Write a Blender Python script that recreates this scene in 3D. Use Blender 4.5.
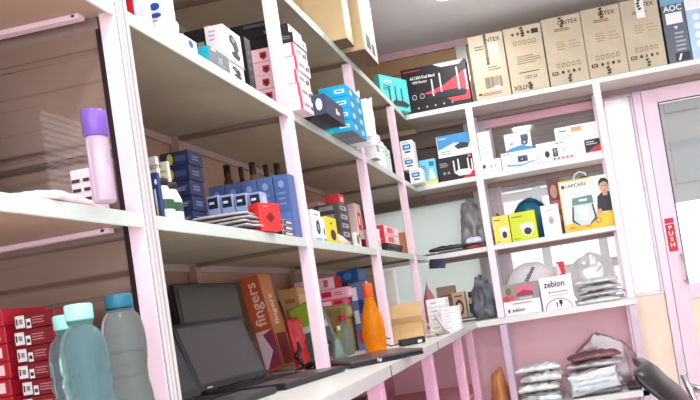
import bpy, bmesh, math, random
from mathutils import Vector, Matrix, noise
random.seed(11)
for o in list(bpy.data.objects): bpy.data.objects.remove(o)
scene = bpy.context.scene
COL = scene.collection

# ------------------------------------------------------------------ camera
W, H, F = 700.0, 400.0, 650.0
PX, PY = 486.34, 268.14                     # principal point (the photo is a crop)
ROLL, PITCH, YAW, EYE = -.1566, .0329, .1173, 1.05
cy, sy, cp, sp = math.cos(YAW), math.sin(YAW), math.cos(PITCH), math.sin(PITCH)
_r = Vector((cy, sy, 0)); _f = Vector((-sy*cp, cy*cp, sp)); _u = _r.cross(_f)
cr, sr = math.cos(ROLL), math.sin(ROLL)
CR = _r*cr + _u*sr; CU = _r*-sr + _u*cr; CF = _f
cam = bpy.data.cameras.new('camera'); camo = bpy.data.objects.new('camera', cam); COL.objects.link(camo)
camo.matrix_world = Matrix(((CR.x, CU.x, -CF.x, 0), (CR.y, CU.y, -CF.y, 0), (CR.z, CU.z, -CF.z, EYE), (0, 0, 0, 1)))
cam.sensor_width = 36; cam.lens = F/W*36
cam.shift_x = (W/2-PX)/W; cam.shift_y = (PY-H/2)/W
cam.clip_start = .02; cam.clip_end = 200
scene.camera = camo

# ------------------------------------------------------------------ sky, lights, exposure
wd = bpy.data.worlds.new('overcast_sky'); scene.world = wd; wd.use_nodes = True
bg = wd.node_tree.nodes['Background']; bg.inputs[0].default_value = (.93, .96, 1, 1); bg.inputs[1].default_value = 2.3
scene.view_settings.view_transform = 'Standard'; scene.view_settings.look = 'None'
scene.view_settings.exposure = .68; scene.view_settings.gamma = 1
scene.view_settings.use_curve_mapping = False

# ------------------------------------------------------------------ measuring helper: a photo pixel on a real plane of the room
def U(x, y, X=None, Y=None, Z=None):
    d = CR*((x-PX)/F) + CU*(-(y-PY)/F) + CF
    t = X/d.x if X is not None else Y/d.y if Y is not None else (Z-EYE)/d.z
    return Vector((d.x*t, d.y*t, d.z*t+EYE))

# ------------------------------------------------------------------ materials
def lin(c):
    return tuple(((v/255)/12.92 if v/255 <= .04045 else ((v/255+.055)/1.055)**2.4) for v in c) + (1,)
_mats = {}
def mat(c, rough=.5, metal=0, var=.06, scale=9, trans=0, alpha=1, spec=.5, bump=0, ior=1.45, coat=0):
    key = (c, rough, metal, var, scale, trans, alpha, spec, bump, ior, coat)
    if key in _mats: return _mats[key]
    m = bpy.data.materials.new('m_%d_%d_%d' % c); m.use_nodes = True
    nt = m.node_tree; b = nt.nodes['Principled BSDF']
    tc = nt.nodes.new('ShaderNodeTexCoord'); nz = nt.nodes.new('ShaderNodeTexNoise'); nz.inputs['Scale'].default_value = scale
    nz.inputs['Detail'].default_value = 4
    nt.links.new(tc.outputs['Object'], nz.inputs['Vector'])
    rp = nt.nodes.new('ShaderNodeValToRGB'); l = lin(c)
    rp.color_ramp.elements[0].color = tuple(max(0, v*(1-var)) for v in l[:3])+(1,)
    rp.color_ramp.elements[1].color = tuple(min(1, v*(1+var)) for v in l[:3])+(1,)
    rp.color_ramp.elements[0].position = .3; rp.color_ramp.elements[1].position = .7
    nt.links.new(nz.outputs['Fac'], rp.inputs['Fac']); nt.links.new(rp.outputs['Color'], b.inputs['Base Color'])
    b.inputs['Roughness'].default_value = rough; b.inputs['Metallic'].default_value = metal
    b.inputs['Transmission Weight'].default_value = trans; b.inputs['Alpha'].default_value = alpha
    b.inputs['Specular IOR Level'].default_value = spec; b.inputs['IOR'].default_value = ior
    b.inputs['Coat Weight'].default_value = coat
    if bump:
        bp = nt.nodes.new('ShaderNodeBump'); bp.inputs['Strength'].default_value = bump; bp.inputs['Distance'].default_value = .01
        nt.links.new(nz.outputs['Fac'], bp.inputs['Height']); nt.links.new(bp.outputs['Normal'], b.inputs['Normal'])
    _mats[key] = m; return m
def emis(c, s):
    m = bpy.data.materials.new('emit'); m.use_nodes = True; nt = m.node_tree; b = nt.nodes['Principled BSDF']
    b.inputs['Emission Color'].default_value = lin(c); b.inputs['Emission Strength'].default_value = s
    b.inputs['Base Color'].default_value = lin(c); return m
def streak(c, d, axis, rough=.3, n=26, coat=0):
    """laminate with long streaks running along one axis"""
    m = bpy.data.materials.new('laminate'); m.use_nodes = True; nt = m.node_tree; b = nt.nodes['Principled BSDF']
    tc = nt.nodes.new('ShaderNodeTexCoord'); mp = nt.nodes.new('ShaderNodeMapping')
    s = [n, n, n]; s['XYZ'.index(axis)] = .8; mp.inputs['Scale'].default_value = s
    nz = nt.nodes.new('ShaderNodeTexNoise'); nz.inputs['Scale'].default_value = 1; nz.inputs['Detail'].default_value = 3
    rp = nt.nodes.new('ShaderNodeValToRGB')
    rp.color_ramp.elements[0].color = lin(d); rp.color_ramp.elements[1].color = lin(c)
    rp.color_ramp.elements[0].position = .36; rp.color_ramp.elements[1].position = .52
    nt.links.new(tc.outputs['Object'], mp.inputs['Vector']); nt.links.new(mp.outputs['Vector'], nz.inputs['Vector'])
    nt.links.new(nz.outputs['Fac'], rp.inputs['Fac']); nt.links.new(rp.outputs['Color'], b.inputs['Base Color'])
    b.inputs['Roughness'].default_value = rough; b.inputs['Coat Weight'].default_value = coat; b.inputs['Coat Roughness'].default_value = .03; b.inputs['Coat IOR'].default_value = 2.0 if coat else 1.5
    rp.color_ramp.elements[0].position = .34 if coat else .36; rp.color_ramp.elements[1].position = .46 if coat else .52
    return m
def sheet(c, clear, gloss=.08, rough=.05, translucent=.5):
    """thin pane or film: part clear, part diffuse / translucent, with a surface gloss"""
    m = bpy.data.materials.new('sheet'); m.use_nodes = True; nt = m.node_tree; N = nt.nodes; L = nt.links
    out = N['Material Output']; N.remove(N['Principled BSDF'])
    tr = N.new('ShaderNodeBsdfTransparent'); tr.inputs[0].default_value = lin(c) if clear > .5 else (1, 1, 1, 1)
    df = N.new('ShaderNodeBsdfDiffuse'); df.inputs[0].default_value = lin(c)
    tl = N.new('ShaderNodeBsdfTranslucent'); tl.inputs[0].default_value = lin(c)
    gl = N.new('ShaderNodeBsdfGlossy'); gl.inputs['Roughness'].default_value = rough
    a = N.new('ShaderNodeMixShader'); a.inputs[0].default_value = translucent; L.new(df.outputs[0], a.inputs[1]); L.new(tl.outputs[0], a.inputs[2])
    k = N.new('ShaderNodeMixShader'); k.inputs[0].default_value = clear; L.new(a.outputs[0], k.inputs[1]); L.new(tr.outputs[0], k.inputs[2])
    g = N.new('ShaderNodeMixShader'); g.inputs[0].default_value = gloss; L.new(k.outputs[0], g.inputs[1]); L.new(gl.outputs[0], g.inputs[2])
    L.new(g.outputs[0], out.inputs[0]); return m

# ------------------------------------------------------------------ object helpers
def tag(o, label=None, cat=None, group=None, kind=None):
    if label: o['label'] = label
    if cat: o['category'] = cat
    if group: o['group'] = group
    if kind: o['kind'] = kind
    return o
def link(name, me, m=None, parent=None, loc=None, rot=None):
    o = bpy.data.objects.new(name, me); COL.objects.link(o)
    if m is not None and not me.materials: me.materials.append(m)
    if parent: o.parent = parent
    if loc is not None: o.location = loc
    if rot is not None: o.rotation_euler = rot
    return o
def empty(name, loc, label, cat, group=None, rz=0, kind=None):
    o = bpy.data.objects.new(name, None); COL.objects.link(o); o.location = loc; o.rotation_euler = (0, 0, rz)
    o.empty_display_size = .05
    return tag(o, label, cat, group, kind)
def finish(bm, name, smooth=False):
    me = bpy.data.meshes.new(name); bmesh.ops.recalc_face_normals(bm, faces=bm.faces); bm.to_mesh(me); bm.free()
    if smooth:
        for p in me.polygons: p.use_smooth = True
    return me
def cuboid(bm, a, b):
    v = [bm.verts.new((x, y, z)) for z in (a[2], b[2]) for y in (a[1], b[1]) for x in (a[0], b[0])]
    for q in ((0, 2, 3, 1), (4, 5, 7, 6), (0, 1, 5, 4), (2, 6, 7, 3), (0, 4, 6, 2), (1, 3, 7, 5)): bm.faces.new([v[i] for i in q])
def boxmesh(name, a, b, bev=0):
    bm = bmesh.new(); cuboid(bm, a, b)
    if bev: bmesh.ops.bevel(bm, geom=bm.edges[:], offset=bev, segments=1, affect='EDGES')
    return finish(bm, name)
def part(name, a, b, m, parent, bev=0):
    """box part given in the parent's coordinates"""
    a, b = [min(i, j) for i, j in zip(a, b)], [max(i, j) for i, j in zip(a, b)]
    return link(name, boxmesh(name, a, b, bev), m, parent)
def struct(name, a, b, m, label, cat, bev=0):
    c = Vector([(i+j)/2 for i, j in zip(a, b)]); c.z = min(a[2], b[2])
    o = link(name, boxmesh(name, Vector(a)-c, Vector(b)-c, bev), m, loc=c)
    return tag(o, label, cat, kind='structure')
def lathe(name, prof, seg=24, cap=True):
    bm = bmesh.new(); rings = []
    for r, z in prof:
        rings.append([bm.verts.new((r*math.cos(2*math.pi*i/seg), r*math.sin(2*math.pi*i/seg), z)) for i in range(seg)])
    for k in range(len(rings)-1):
        for i in range(seg):
            j = (i+1) % seg; bm.faces.new((rings[k][i], rings[k][j], rings[k+1][j], rings[k+1][i]))
    if cap:
        bm.faces.new(rings[0][::-1]); bm.faces.new(rings[-1])
    return finish(bm, name, True)
def tube(name, pts, r, seg=8, radii=None):
    bm = bmesh.new(); pts = [Vector(p) for p in pts]; rings = []
    for k, p in enumerate(pts):
        t = (pts[min(k+1, len(pts)-1)]-pts[max(k-1, 0)]).normalized()
        a = t.cross(Vector((0, 0, 1)))
        if a.length < 1e-3: a = t.cross(Vector((1, 0, 0)))
        a.normalize(); b = t.cross(a); rr = radii[k] if radii else r
        rings.append([bm.verts.new(p+(a*math.cos(2*math.pi*i/seg)+b*math.sin(2*math.pi*i/seg))*rr) for i in range(seg)])
    for k in range(len(rings)-1):
        for i in range(seg):
            j = (i+1) % seg; bm.faces.new((rings[k][i], rings[k][j], rings[k+1][j], rings[k+1][i]))
    bm.faces.new(rings[0][::-1]); bm.faces.new(rings[-1])
    return finish(bm, name, True)

# lettering: font outline turned into a mesh, normalised to height 1, centred
_txt = {}
def textmesh(s, m):
    k = (s, m.name)
    if k in _txt: return _txt[k]
    cu = bpy.data.curves.new('lettering', 'FONT'); cu.body = s; cu.align_x = 'CENTER'; cu.align_y = 'CENTER'; cu.resolution_u = 2; cu.size = 1.38
    cu.offset = .028
    o = bpy.data.objects.new('lettering', cu); me = bpy.data.meshes.new_from_object(o); bpy.data.objects.remove(o)
    me.materials.clear(); me.materials.append(m); _txt[k] = me; return me

FR = {  # face -> (origin fn, u axis, v axis, normal) for a body whose base centre is the origin
    'Y': lambda s: (Vector((-s[0]/2, -s[1]/2, 0)), Vector((s[0], 0, 0)), Vector((0, 0, s[2])), Vector((0, -1, 0))),
    'X': lambda s: (Vector((s[0]/2, -s[1]/2, 0)), Vector((0, s[1], 0)), Vector((0, 0, s[2])), Vector((1, 0, 0))),
    'NX': lambda s: (Vector((-s[0]/2, s[1]/2, 0)), Vector((0, -s[1], 0)), Vector((0, 0, s[2])), Vector((-1, 0, 0))),
    'T': lambda s: (Vector((-s[0]/2, -s[1]/2, s[2])), Vector((s[0], 0, 0)), Vector((0, s[1], 0)), Vector((0, 0, 1))),
    'B': lambda s: (Vector((-s[0]/2, s[1]/2, 0)), Vector((s[0], 0, 0)), Vector((0, -s[1], 0)), Vector((0, 0, -1))),
}
def printon(o, size, prints, base=.0006):
    """flat print on the faces of a box: one child per ink colour, lettering apart"""
    inks = {}
    for i, p in enumerate(prints):
        face, kind = p[0], p[1]; O, Uv, Vv, N = FR[face](size); off = base+.0002*i
        P = lambda u, v: O+Uv*u+Vv*v+N*off
        if kind == 'text':
            _, _, s, u, v, h, c = p[:7]; rot = p[7] if len(p) > 7 else 0; wd = p[8] if len(p) > 8 else 1
            me = textmesh(s, mat(c, .5, var=0)); t = link('lettering', me, None, o)
            ux, vx = Uv.normalized(), Vv.normalized(); R = Matrix((ux, vx, N)).transposed().to_4x4()
            hh = h*Vv.length if abs(rot) % 180 < 45 else h*Vv.length
            t.matrix_local = Matrix.Translation(P(u, v)) @ R @ Matrix.Rotation(math.radians(rot), 4, 'Z') @ Matrix.Diagonal((hh*wd, hh, 1, 1))
            continue
        polys = []
        c = p[-1]
        if kind == 'rect':
            u0, v0, u1, v1 = p[2:6]; polys.append([P(u0, v0), P(u1, v0), P(u1, v1), P(u0, v1)])
        elif kind == 'ell':
            u, v, ru, rv = p[2:6]; polys.append([P(u+ru*math.cos(a*math.pi/8), v+rv*math.sin(a*math.pi/8)) for a in range(16)])
        elif kind == 'poly':
            polys.append([P(*q) for q in p[2]])
        elif kind == 'lines':
            u0, v0, u1, v1, n = p[2:7]; rs = random.Random(i*7+n)
            for k in range(n):
                v = v0+(v1-v0)*(k+.5)/n; h = (v1-v0)/n*.22; e = u0+(u1-u0)*rs.uniform(.6, 1); polys.append([P(u0, v-h), P(e, v-h), P(e, v+h), P(u0, v+h)])
        elif kind == 'bars':
            u0, v0, u1, v1, n = p[2:7]; rs = random.Random(5)
            for k in range(n):
                a = u0+(u1-u0)*k/n; wdt = (u1-u0)/n*rs.uniform(.25, .7); polys.append([P(a, v0), P(a+wdt, v0), P(a+wdt, v1), P(a, v1)])
        fa = Uv.length*Vv.length
        if kind in ('rect', 'ell', 'poly'):
            us = [(q-O).dot(Uv)/Uv.length_squared for q in polys[0]]; vs = [(q-O).dot(Vv)/Vv.length_squared for q in polys[0]]
            if (max(us)-min(us))*(max(vs)-min(vs)) > .03:
                inks[(c, i)] = polys; continue
        if kind != 'bars':
            big = [q for q in polys if max((a-b).length for a in q for b in q) > .04]
            for n_, q in enumerate(big): inks[(c, i, n_)] = [q]
            polys = [q for q in polys if q not in big]
            if not polys: continue
        inks.setdefault(c, []).extend(polys)
    for c, polys in inks.items():
        if isinstance(c[0], tuple): c = c[0]
        bm = bmesh.new()
        for q in polys: bm.faces.new([bm.verts.new(v) for v in q])
        me = bpy.data.meshes.new('printed_artwork'); bm.to_mesh(me); bm.free()
        link('printed_artwork', me, mat(c, .45, var=.03) if isinstance(c, tuple) else c, o)
_bm = {}
def box(name, label, cat, loc, size, col, faces=None, prints=(), rz=0, group=None, rough=.45, tilt=(0, 0), bev=.0012):
    """carton: body mesh with its own face colours; loc is the base centre"""
    c = col if isinstance(col, tuple) else col
    me = boxmesh(name, (-size[0]/2, -size[1]/2, 0), (size[0]/2, size[1]/2, size[2]), min(bev, min(size)*.08))
    me.materials.append(mat(c, rough)); 
    idx = {}
    for k, fc in (faces or {}).items():
        me.materials.append(mat(fc, rough)); idx[k] = len(me.materials)-1
    for p in me.polygons:
        n = p.normal
        k = 'X' if n.x > .9 else 'Y' if n.y < -.9 else 'T' if n.z > .9 else 'B' if n.z < -.9 else 'NX' if n.x < -.9 else 'NY' if n.y > .9 else None
        if k in idx: p.material_index = idx[k]
    o = link(name, me, None, None, loc, (tilt[0], tilt[1], rz)); tag(o, label, cat, group)
    if prints: printon(o, size, prints)
    return o
def lgeo(c, f, dep, xf, zb, zbpix=None):
    """box standing in the left shelves: c near top front corner pixel, f far top front corner pixel, front face in the plane X=xf"""
    A = U(*c, X=xf); B = U(*f, X=xf); y0, y1 = sorted((A.y, B.y)); zt = A.z
    if isinstance(dep, tuple): dep = xf-U(*dep, Y=y0).x
    if zbpix is not None: zb = U(*zbpix, X=xf).z
    return (xf-dep/2, (y0+y1)/2, zb), (dep, y1-y0, zt-zb)
def lbox(name, label, cat, c, f, dep, xf, zb, col, **k):
    loc, size = lgeo(c, f, dep, xf, zb)
    return box(name, label, cat, loc, size, col, **k)
def bgeo(tl, tr, dep, yf, zb):
    A = U(*tl, Y=yf); B = U(*tr, Y=yf)
    return ((A.x+B.x)/2, yf+dep/2, zb), (B.x-A.x, dep, (A.z+B.z)/2-zb)
def bbox(name, label, cat, tl, tr, dep, yf, zb, col, **k):
    loc, size = bgeo(tl, tr, dep, yf, zb)
    return box(name, label, cat, loc, size, col, **k)
ORD = ['lowest', 'second from the bottom', 'third from the bottom', 'fourth from the bottom', 'fifth from the bottom', 'sixth from the bottom', 'seventh from the bottom', 'eighth from the bottom', 'ninth from the bottom']
def stack(n, name, what, cat, loc, size, col, group, jit=.004, last='topmost', **k):
    """n equal boxes piled up to the given total size"""
    h = size[2]/n; out = []; rs = random.Random(len(what))
    for i in range(n):
        w = last if i == n-1 else ORD[i]
        out.append(box(name, what % w, cat, (loc[0]+rs.uniform(-jit, jit), loc[1]+rs.uniform(-jit, jit), loc[2]+i*h), (size[0], size[1], h-.0008), col, group=group, **k))
    return out

# ------------------------------------------------------------------ plastic bags and pouches
def pouchmesh(w, d, h, seed, n=22, crump=1):
    bm = bmesh.new(); sv = Vector((seed*3.1, seed*1.7, seed)); top = []; bot = []
    for j in range(n+1):
        rt, rb = [], []
        for i in range(n+1):
            u, v = i/n*2-1, j/n*2-1
            e = max(0, (1-abs(u)**3)*(1-abs(v)**3))
            p = Vector((u*2, v*2, 0))+sv
            dd, _p = noise.voronoi(p*1.1)
            nz = (min(.5, dd[1]-dd[0])-.2)*.75*crump+noise.noise(p*1.9)*.22*crump
            wob = noise.noise(Vector((v*1.5, u*1.5, 9))+sv)*.09+noise.noise(Vector((v*4, u*4, 3))+sv)*.03
            x = (u*(1+wob))*w/2; y = (v*(1+wob))*d/2
            z = h*min(1, .34+.62*e**.5*(.72+nz))
            rt.append(bm.verts.new((x, y, max(.003, z)))); rb.append(bm.verts.new((x, y, max(0, h*.05*(1-e)))))
        top.append(rt); bot.append(rb)
    for j in range(n):
        for i in range(n):
            bm.faces.new((top[j][i], top[j][i+1], top[j+1][i+1], top[j+1][i]))
            bm.faces.new((bot[j][i], bot[j+1][i], bot[j+1][i+1], bot[j][i+1]))
    ring = [(i, 0) for i in range(n)]+[(n, j) for j in range(n)]+[(i, n) for i in range(n, 0, -1)]+[(0, j) for j in range(n, 0, -1)]
    for k in range(len(ring)):
        (a, b), (c, d2) = ring[k], ring[(k+1) % len(ring)]
        bm.faces.new((top[b][a], bot[b][a], bot[d2][c], top[d2][c]))
    return finish(bm, 'pouch', True)
def pouch(name, label, cat, loc, size, m, seed, rz=0, tilt=(0, 0), group=None, crump=1, n=22):
    o = link(name, pouchmesh(size[0], size[1], size[2], seed, n, crump), m, None, loc, (tilt[0], tilt[1], rz)); return tag(o, label, cat, group)
def bagmesh(w, d, h, seed, amp=.22, top=.5, sub=4):
    """slumped plastic bag: creased blob with a flat base, gathered towards the top"""
    bm = bmesh.new(); bmesh.ops.create_icosphere(bm, subdivisions=sub, radius=1); sv = Vector((seed, seed*2.3, seed*.7))
    for v in bm.verts:
        p = v.co.copy(); q = p*1.6+sv
        k = 1+amp*(noise.ridged_multi_fractal(q, 1, 2.1, 4, 1, 2)-1)*.6+amp*noise.noise(q*1.3)
        p = p*k; t = (p.z+1)/2
        s = 1-(1-top)*max(0, t-.35)/.65
        v.co = Vector((p.x*w/2*s, p.y*d/2*s, max(0, (p.z+.75)/1.75*h)))
    return finish(bm, 'bag', True)
def bag(name, label, cat, loc, size, m, seed, amp=.22, top=.5, rz=0, tilt=(0, 0), group=None):
    o = link(name, bagmesh(size[0], size[1], size[2], seed, amp, top), m, None, loc, (tilt[0], tilt[1], rz)); return tag(o, label, cat, group)

# palette
PINK = mat((250, 222, 236), .35, var=.03, coat=.2); PINKWALL = mat((244, 198, 208), .6, var=.05, scale=3)
WHITE = mat((228, 230, 228), .35, var=.03); BOARD = mat((178, 168, 146), .45, var=.12, scale=5)
FASCIA = mat((202, 213, 207), .3, var=.03); ALU = mat((205, 203, 203), .35, .55, var=.05); DARK = mat((30, 26, 28), .4)
ALUPINK = mat((214, 196, 208), .35, .3, var=.04)
BLACKP = mat((22, 22, 24), .35); CHROME = mat((210, 210, 212), .15, 1)
# ==================================================================== STRUCTURE
XF = -.81          # front plane of the left shelves
YB = 3.909         # front plane of the back shelves
XW, YW = -1.24, 4.22   # left wall, back wall
Z0, Z1, Z2, Z3, Z4 = 2.193, 1.744, 1.309, .868, .325     # shelf tops
TH = .03
CEIL = 2.70
struct('floor', (-1.34, -1.6, -.06), (2.7, 4.32, 0), mat((216, 214, 214), .35, scale=4), 'pale grey shop floor below the shelves', 'floor')
struct('ceiling', (-1.34, -1.6, CEIL), (2.7, 4.32, CEIL+.1), mat((226, 227, 230), .7, var=.02), 'plain grey ceiling over the shop', 'ceiling')
struct('wall_left', (XW-.1, -1.6, 0), (XW, 4.32, CEIL), mat((172, 140, 118), .6, var=.12, scale=4), 'tan wall behind the long left shelves', 'wall')
struct('wall_right', (2.6, -1.6, 0), (2.7, 4.32, CEIL), mat((225, 205, 208), .6), 'pale pink side wall to the right', 'wall')
struct('wall_back', (XW, YW, 0), (.40, YW+.1, .855), PINKWALL, 'pink low wall below the back window', 'wall')
struct('wall_header', (XW, YW, 2.15), (2.6, YW+.1, CEIL), mat((206, 186, 160), .6, var=.06), 'beige wall strip above the window behind the cartons', 'wall')
struct('wall_beside_door', (1.65, YW, 0), (2.6, YW+.1, 2.15), mat((225, 205, 208), .6), 'pale wall right of the glass door', 'wall')
struct('trim_1', (XW, YW-.03, 2.655), (2.6, YW, CEIL), mat((214, 176, 184), .5), 'pink cornice strip under the ceiling', 'trim')
struct('trim_2', (XW, YW-.02, 2.55), (-.43, YW, 2.653), mat((170, 138, 104), .5), 'tan wooden plank on the wall under the cornice', 'trim')
struct('trim_3', (-.47, YW-.035, 2.2), (-.40, YW, 2.653), ALU, 'grey metal upright between router box and carton', 'trim')
struct('trim_4', (-.36, YW-.028, 2.09), (.42, YW-.001, 2.14), mat((224, 170, 182), .4), 'pink metal rail under the top back shelf', 'trim')
struct('trim_5', (XW, YW-.03, 1.66), (-.51, YW-.001, 1.70), mat((120, 100, 92), .5), 'brown rail behind the corner shelf above the frosted pane', 'trim')

GLASS = sheet((250, 252, 251), .94, .025)
FROST = sheet((228, 235, 232), .0, .06, .15, .62)
WFILM = sheet((254, 254, 254), .0, .03, .3, .94)
def window(name, label, x0, x1, z0, z1, pane, fr, fw=.035):
    w = empty(name, ((x0+x1)/2, YW+.05, z0), label, 'window', kind='structure'); c = (x0+x1)/2; h = z1-z0
    a, b = x0-c, x1-c
    part('frame_side', (a, -.05, 0), (a+fw, .02, h), fr, w); part('frame_side', (b-fw, -.05, 0), (b, .02, h), fr, w)
    part('frame_rail', (a+fw, -.05, 0), (b-fw, .02, fw), fr, w); part('frame_rail', (a+fw, -.05, h-fw), (b-fw, .02, h), fr, w)
    part('pane', (a+fw, -.02, fw), (b-fw, -.014, h-fw), pane, w)
    return w
window('window_1', 'pale green frosted pane behind the corner shelves', XW, -.50, .855, 1.70, FROST, mat((188, 190, 188), .4))
bw = struct('wall_boarding', (XW, YW+.012, 1.70), (-.50, YW+.1, 2.15), mat((84, 72, 66), .5), 'dark brown boarded wall above the frosted pane', 'wall')
BD = streak((116, 102, 94), (92, 80, 74), 'X', .5, 9)
for i in range(4): part('board', (-.369, -.062, .002+i*.112), (.369, -.045, .108+i*.112), BD, bw, .003)
window('window_2', 'clear shop window behind the back shelves', -.36, .405, .855, 2.15, GLASS, mat((206, 178, 190), .4))
window('window_3', 'tall white glowing pane beside the glass door', .405, .60, .855, 2.15, WFILM, ALUPINK, .015)
struct('trim_6', (-.50, YW-.03, .855), (-.36, YW+.07, 2.15), mat((186, 180, 182), .4), 'grey column between frosted pane and clear window', 'trim')
struct('trim_7', (.60, YW-.02, 0), (.65, YW+.07, 2.15), ALUPINK, 'metal mullion between white pane and door', 'trim')
pn = struct('wall_panel', (.402, YW, 0), (.598, YW+.06, .853), mat((246, 226, 206), .5), 'peach panel below the tall white pane', 'wall')
# ---- door
d = empty('door_1', (1.14, YW, 0), 'pink framed glass door with red push sticker', 'door', kind='structure')
DP = mat((240, 214, 228), .35, var=.02)
X = lambda v: v-1.14
part('door_stile', (X(.652), -.03, .01), (X(.745), .03, 2.14), DP, d, .003); part('door_stile', (X(1.55), -.03, .01), (X(1.645), .03, 2.14), DP, d, .003)
part('door_rail', (X(.745), -.03, 2.05), (X(1.55), .03, 2.14), DP, d); part('door_rail', (X(.745), -.03, .80), (X(1.55), .03, .89), DP, d)
part('door_rail', (X(.745), -.03, .01), (X(1.55), .03, .1), DP, d)
part('door_pane', (X(.745), -.004, .89), (X(1.55), .004, 2.05), GLASS, d); part('door_panel', (X(.745), -.012, .1), (X(1.55), .012, .80), mat((246, 226, 206), .5), d)
part('pane_gasket', (X(.745), -.033, .89), (X(.752), -.029, 2.05), DARK, d); part('pane_gasket', (X(.752), -.033, 2.043), (X(1.55), -.029, 2.05), DARK, d)
hz = [U(682, 254, Y=YW-.04), U(684, 283, Y=YW-.04)]
h = link('door_handle', tube('door_handle', [(hz[0].x-1.14, -.03, hz[0].z), (hz[0].x-1.14, -.075, hz[0].z), (hz[0].x-1.14, -.075, hz[0].z-.17), (hz[0].x-1.14, -.03, hz[0].z-.17)], .011), ALUPINK, d)
a = U(664, 219, Y=YW-.03); RED = (200, 24, 44)
st = part('push_sticker', (a.x-1.14, -.033, a.z-.21), (a.x-1.14+.055, -.031, a.z), mat(RED, .4), d)
for i, ch in enumerate('PUSH'):
    me = textmesh(ch, mat((250, 235, 235), .5, var=0)); t = link('lettering', me, None, d)
    t.matrix_local = Matrix.Translation((a.x-1.14+.0275, -.0338, a.z-.062-.036*i)) @ Matrix.Rotation(math.radians(90), 4, 'X') @ Matrix.Diagonal((.03, .026, 1, 1))
part('sticker_line', (a.x-1.14, -.0336, a.z-.037), (a.x-1.14+.055, -.0333, a.z-.034), mat((250, 235, 235), .5), d)

# ---- ceiling lights
def downlight(x, y, label, power):
    e = empty('ceiling_light', (x, y, CEIL), label, 'light', 'round ceiling lights')
    link('light_rim', lathe('rim', [(.10, -.001), (.112, -.001), (.112, -.006), (.10, -.008), (.098, -.006)], 32, False), WHITE, e)
    link('light_lens', lathe('lens', [(.001, -.0305), (.085, -.03), (.096, -.024), (.097, -.002)], 32, False), emis((255, 252, 246), 8), e)
    l = bpy.data.lights.new('lamp', 'AREA'); l.shape = 'DISK'; l.size = .19; l.energy = power; l.color = (1, .975, .95)
    lo = bpy.data.objects.new('lamp_glow', l); COL.objects.link(lo); lo.parent = e; lo.location = (0, 0, -.034)
_c = U(446, -9, Z=CEIL-.02)
downlight(_c.x, _c.y, 'round white ceiling light near the back cartons', 4)
downlight(-.2, 1.7, 'round white ceiling light above the aisle', 9)
downlight(-.2, .1, 'round white ceiling light above the camera', 12)
downlight(1.3, 2.6, 'round white ceiling light near the door', 8)
downlight(1.3, .6, 'round white ceiling light over the right side', 10)

# ---- outside
struct('ground_outside', (-14, 4.34, -.12), (16, 40, -.08), mat((214, 210, 204), .8), 'bright pale street outside the window', 'street')
sh = empty('rolling_shutter', (-.2, YW+.22, 1.72), 'grey brown slatted shutter half lowered outside the window', 'shutter')
SL = streak((112, 100, 94), (86, 74, 70), 'X', .5, 9)
for i in range(6): 
    part('slat', (-.30, -.012+.004*(i % 2), .006+i*.075), (.62, .012, .078+i*.075), SL, sh, .004)
for x in (-.33, .62): part('guide_rail', (x, -.02, -1.8), (x+.03, .02, .5), mat((150, 146, 140), .4, .4), sh)
part('bottom_bar', (-.30, -.02, -.03), (.62, .02, .003), mat((150, 146, 140), .4, .4), sh)
b1 = empty('building', (.4, 9, -.08), 'white and pink building across the street behind the window', 'building')
BW = mat((120, 118, 118), .7); BP = mat((206, 184, 190), .7, var=.05)
part('facade', (-6.2, 0, 0), (1.0, 1.2, 5.2), BW, b1)
for r in range(9):
    for c in range(9):
        x = -6.0+c*.78; z = .2+r*.55
        part('facade_panel', (x, -.05, z), (x+.66, -.001, z+.43), BP, b1)
b2 = empty('building', (4.2, 14, -.08), 'grey building with dark windows seen through the door glass', 'building')
GB = mat((104, 99, 97), .8, var=.14, scale=1.2)
part('facade', (-1.95, 0, 0), (6, 2, 7.5), GB, b2)
part('street_glare', (-1.97, -.06, 0), (6.02, -.001, 2.3), mat((240, 240, 240), .6), b2)  # white slab added on the building, standing in for the overexposed street
for r in range(3):
    for c in range(4): part('building_window', (-1.6+c*1.3, -.04, 2.7+r*1.5), (-.9+c*1.3, .02, 3.6+r*1.5), mat((80, 78, 80), .4), b2)

# ==================================================================== SHELVING
SHELFSIDE = streak((138, 118, 108), (84, 66, 60), 'X', .25, 52, 1)
LU = empty('shelving_unit', (-1.02, 1.8, 0), 'long shelving unit with pink posts along the left wall', 'shelves')
def lp(n, a, b, m, bev=0, par=LU):
    o = Vector((-1.02, 1.8, 0)); return part(n, Vector(a)-o, Vector(b)-o, m, par, bev)
PY0 = (1.2055, 2.041, 2.838, 3.571); PW = .037
for i, y in enumerate(PY0):
    p = lp('post', (-.845, y, Z3 if i else Z3), (-.807, y+PW, Z0-TH), PINK, .002)
    if i == 0:
        lp('strip_backing', (-.807, y+.001, Z3+.001), (-.8062, y+PW-.001, Z0-TH), mat((96, 92, 94), .4, var=0))
        for k in range(3): lp('metal_strip', (-.8062, y+.0015+k*.0125, Z3+.001), (-.8035-.001*(k % 2), y+.0105+k*.0125, Z0-TH), mat((206, 202, 204), .3, var=.01))
for y in (-.35,): lp('post', (-.845, y, Z3), (-.807, y+PW, Z0-TH), PINK)
for i, y in enumerate(PY0): lp('rear_post', (XW+.003, y, Z3), (XW+.033, y+.03, Z0-TH), mat((178, 142, 128), .6))
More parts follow.
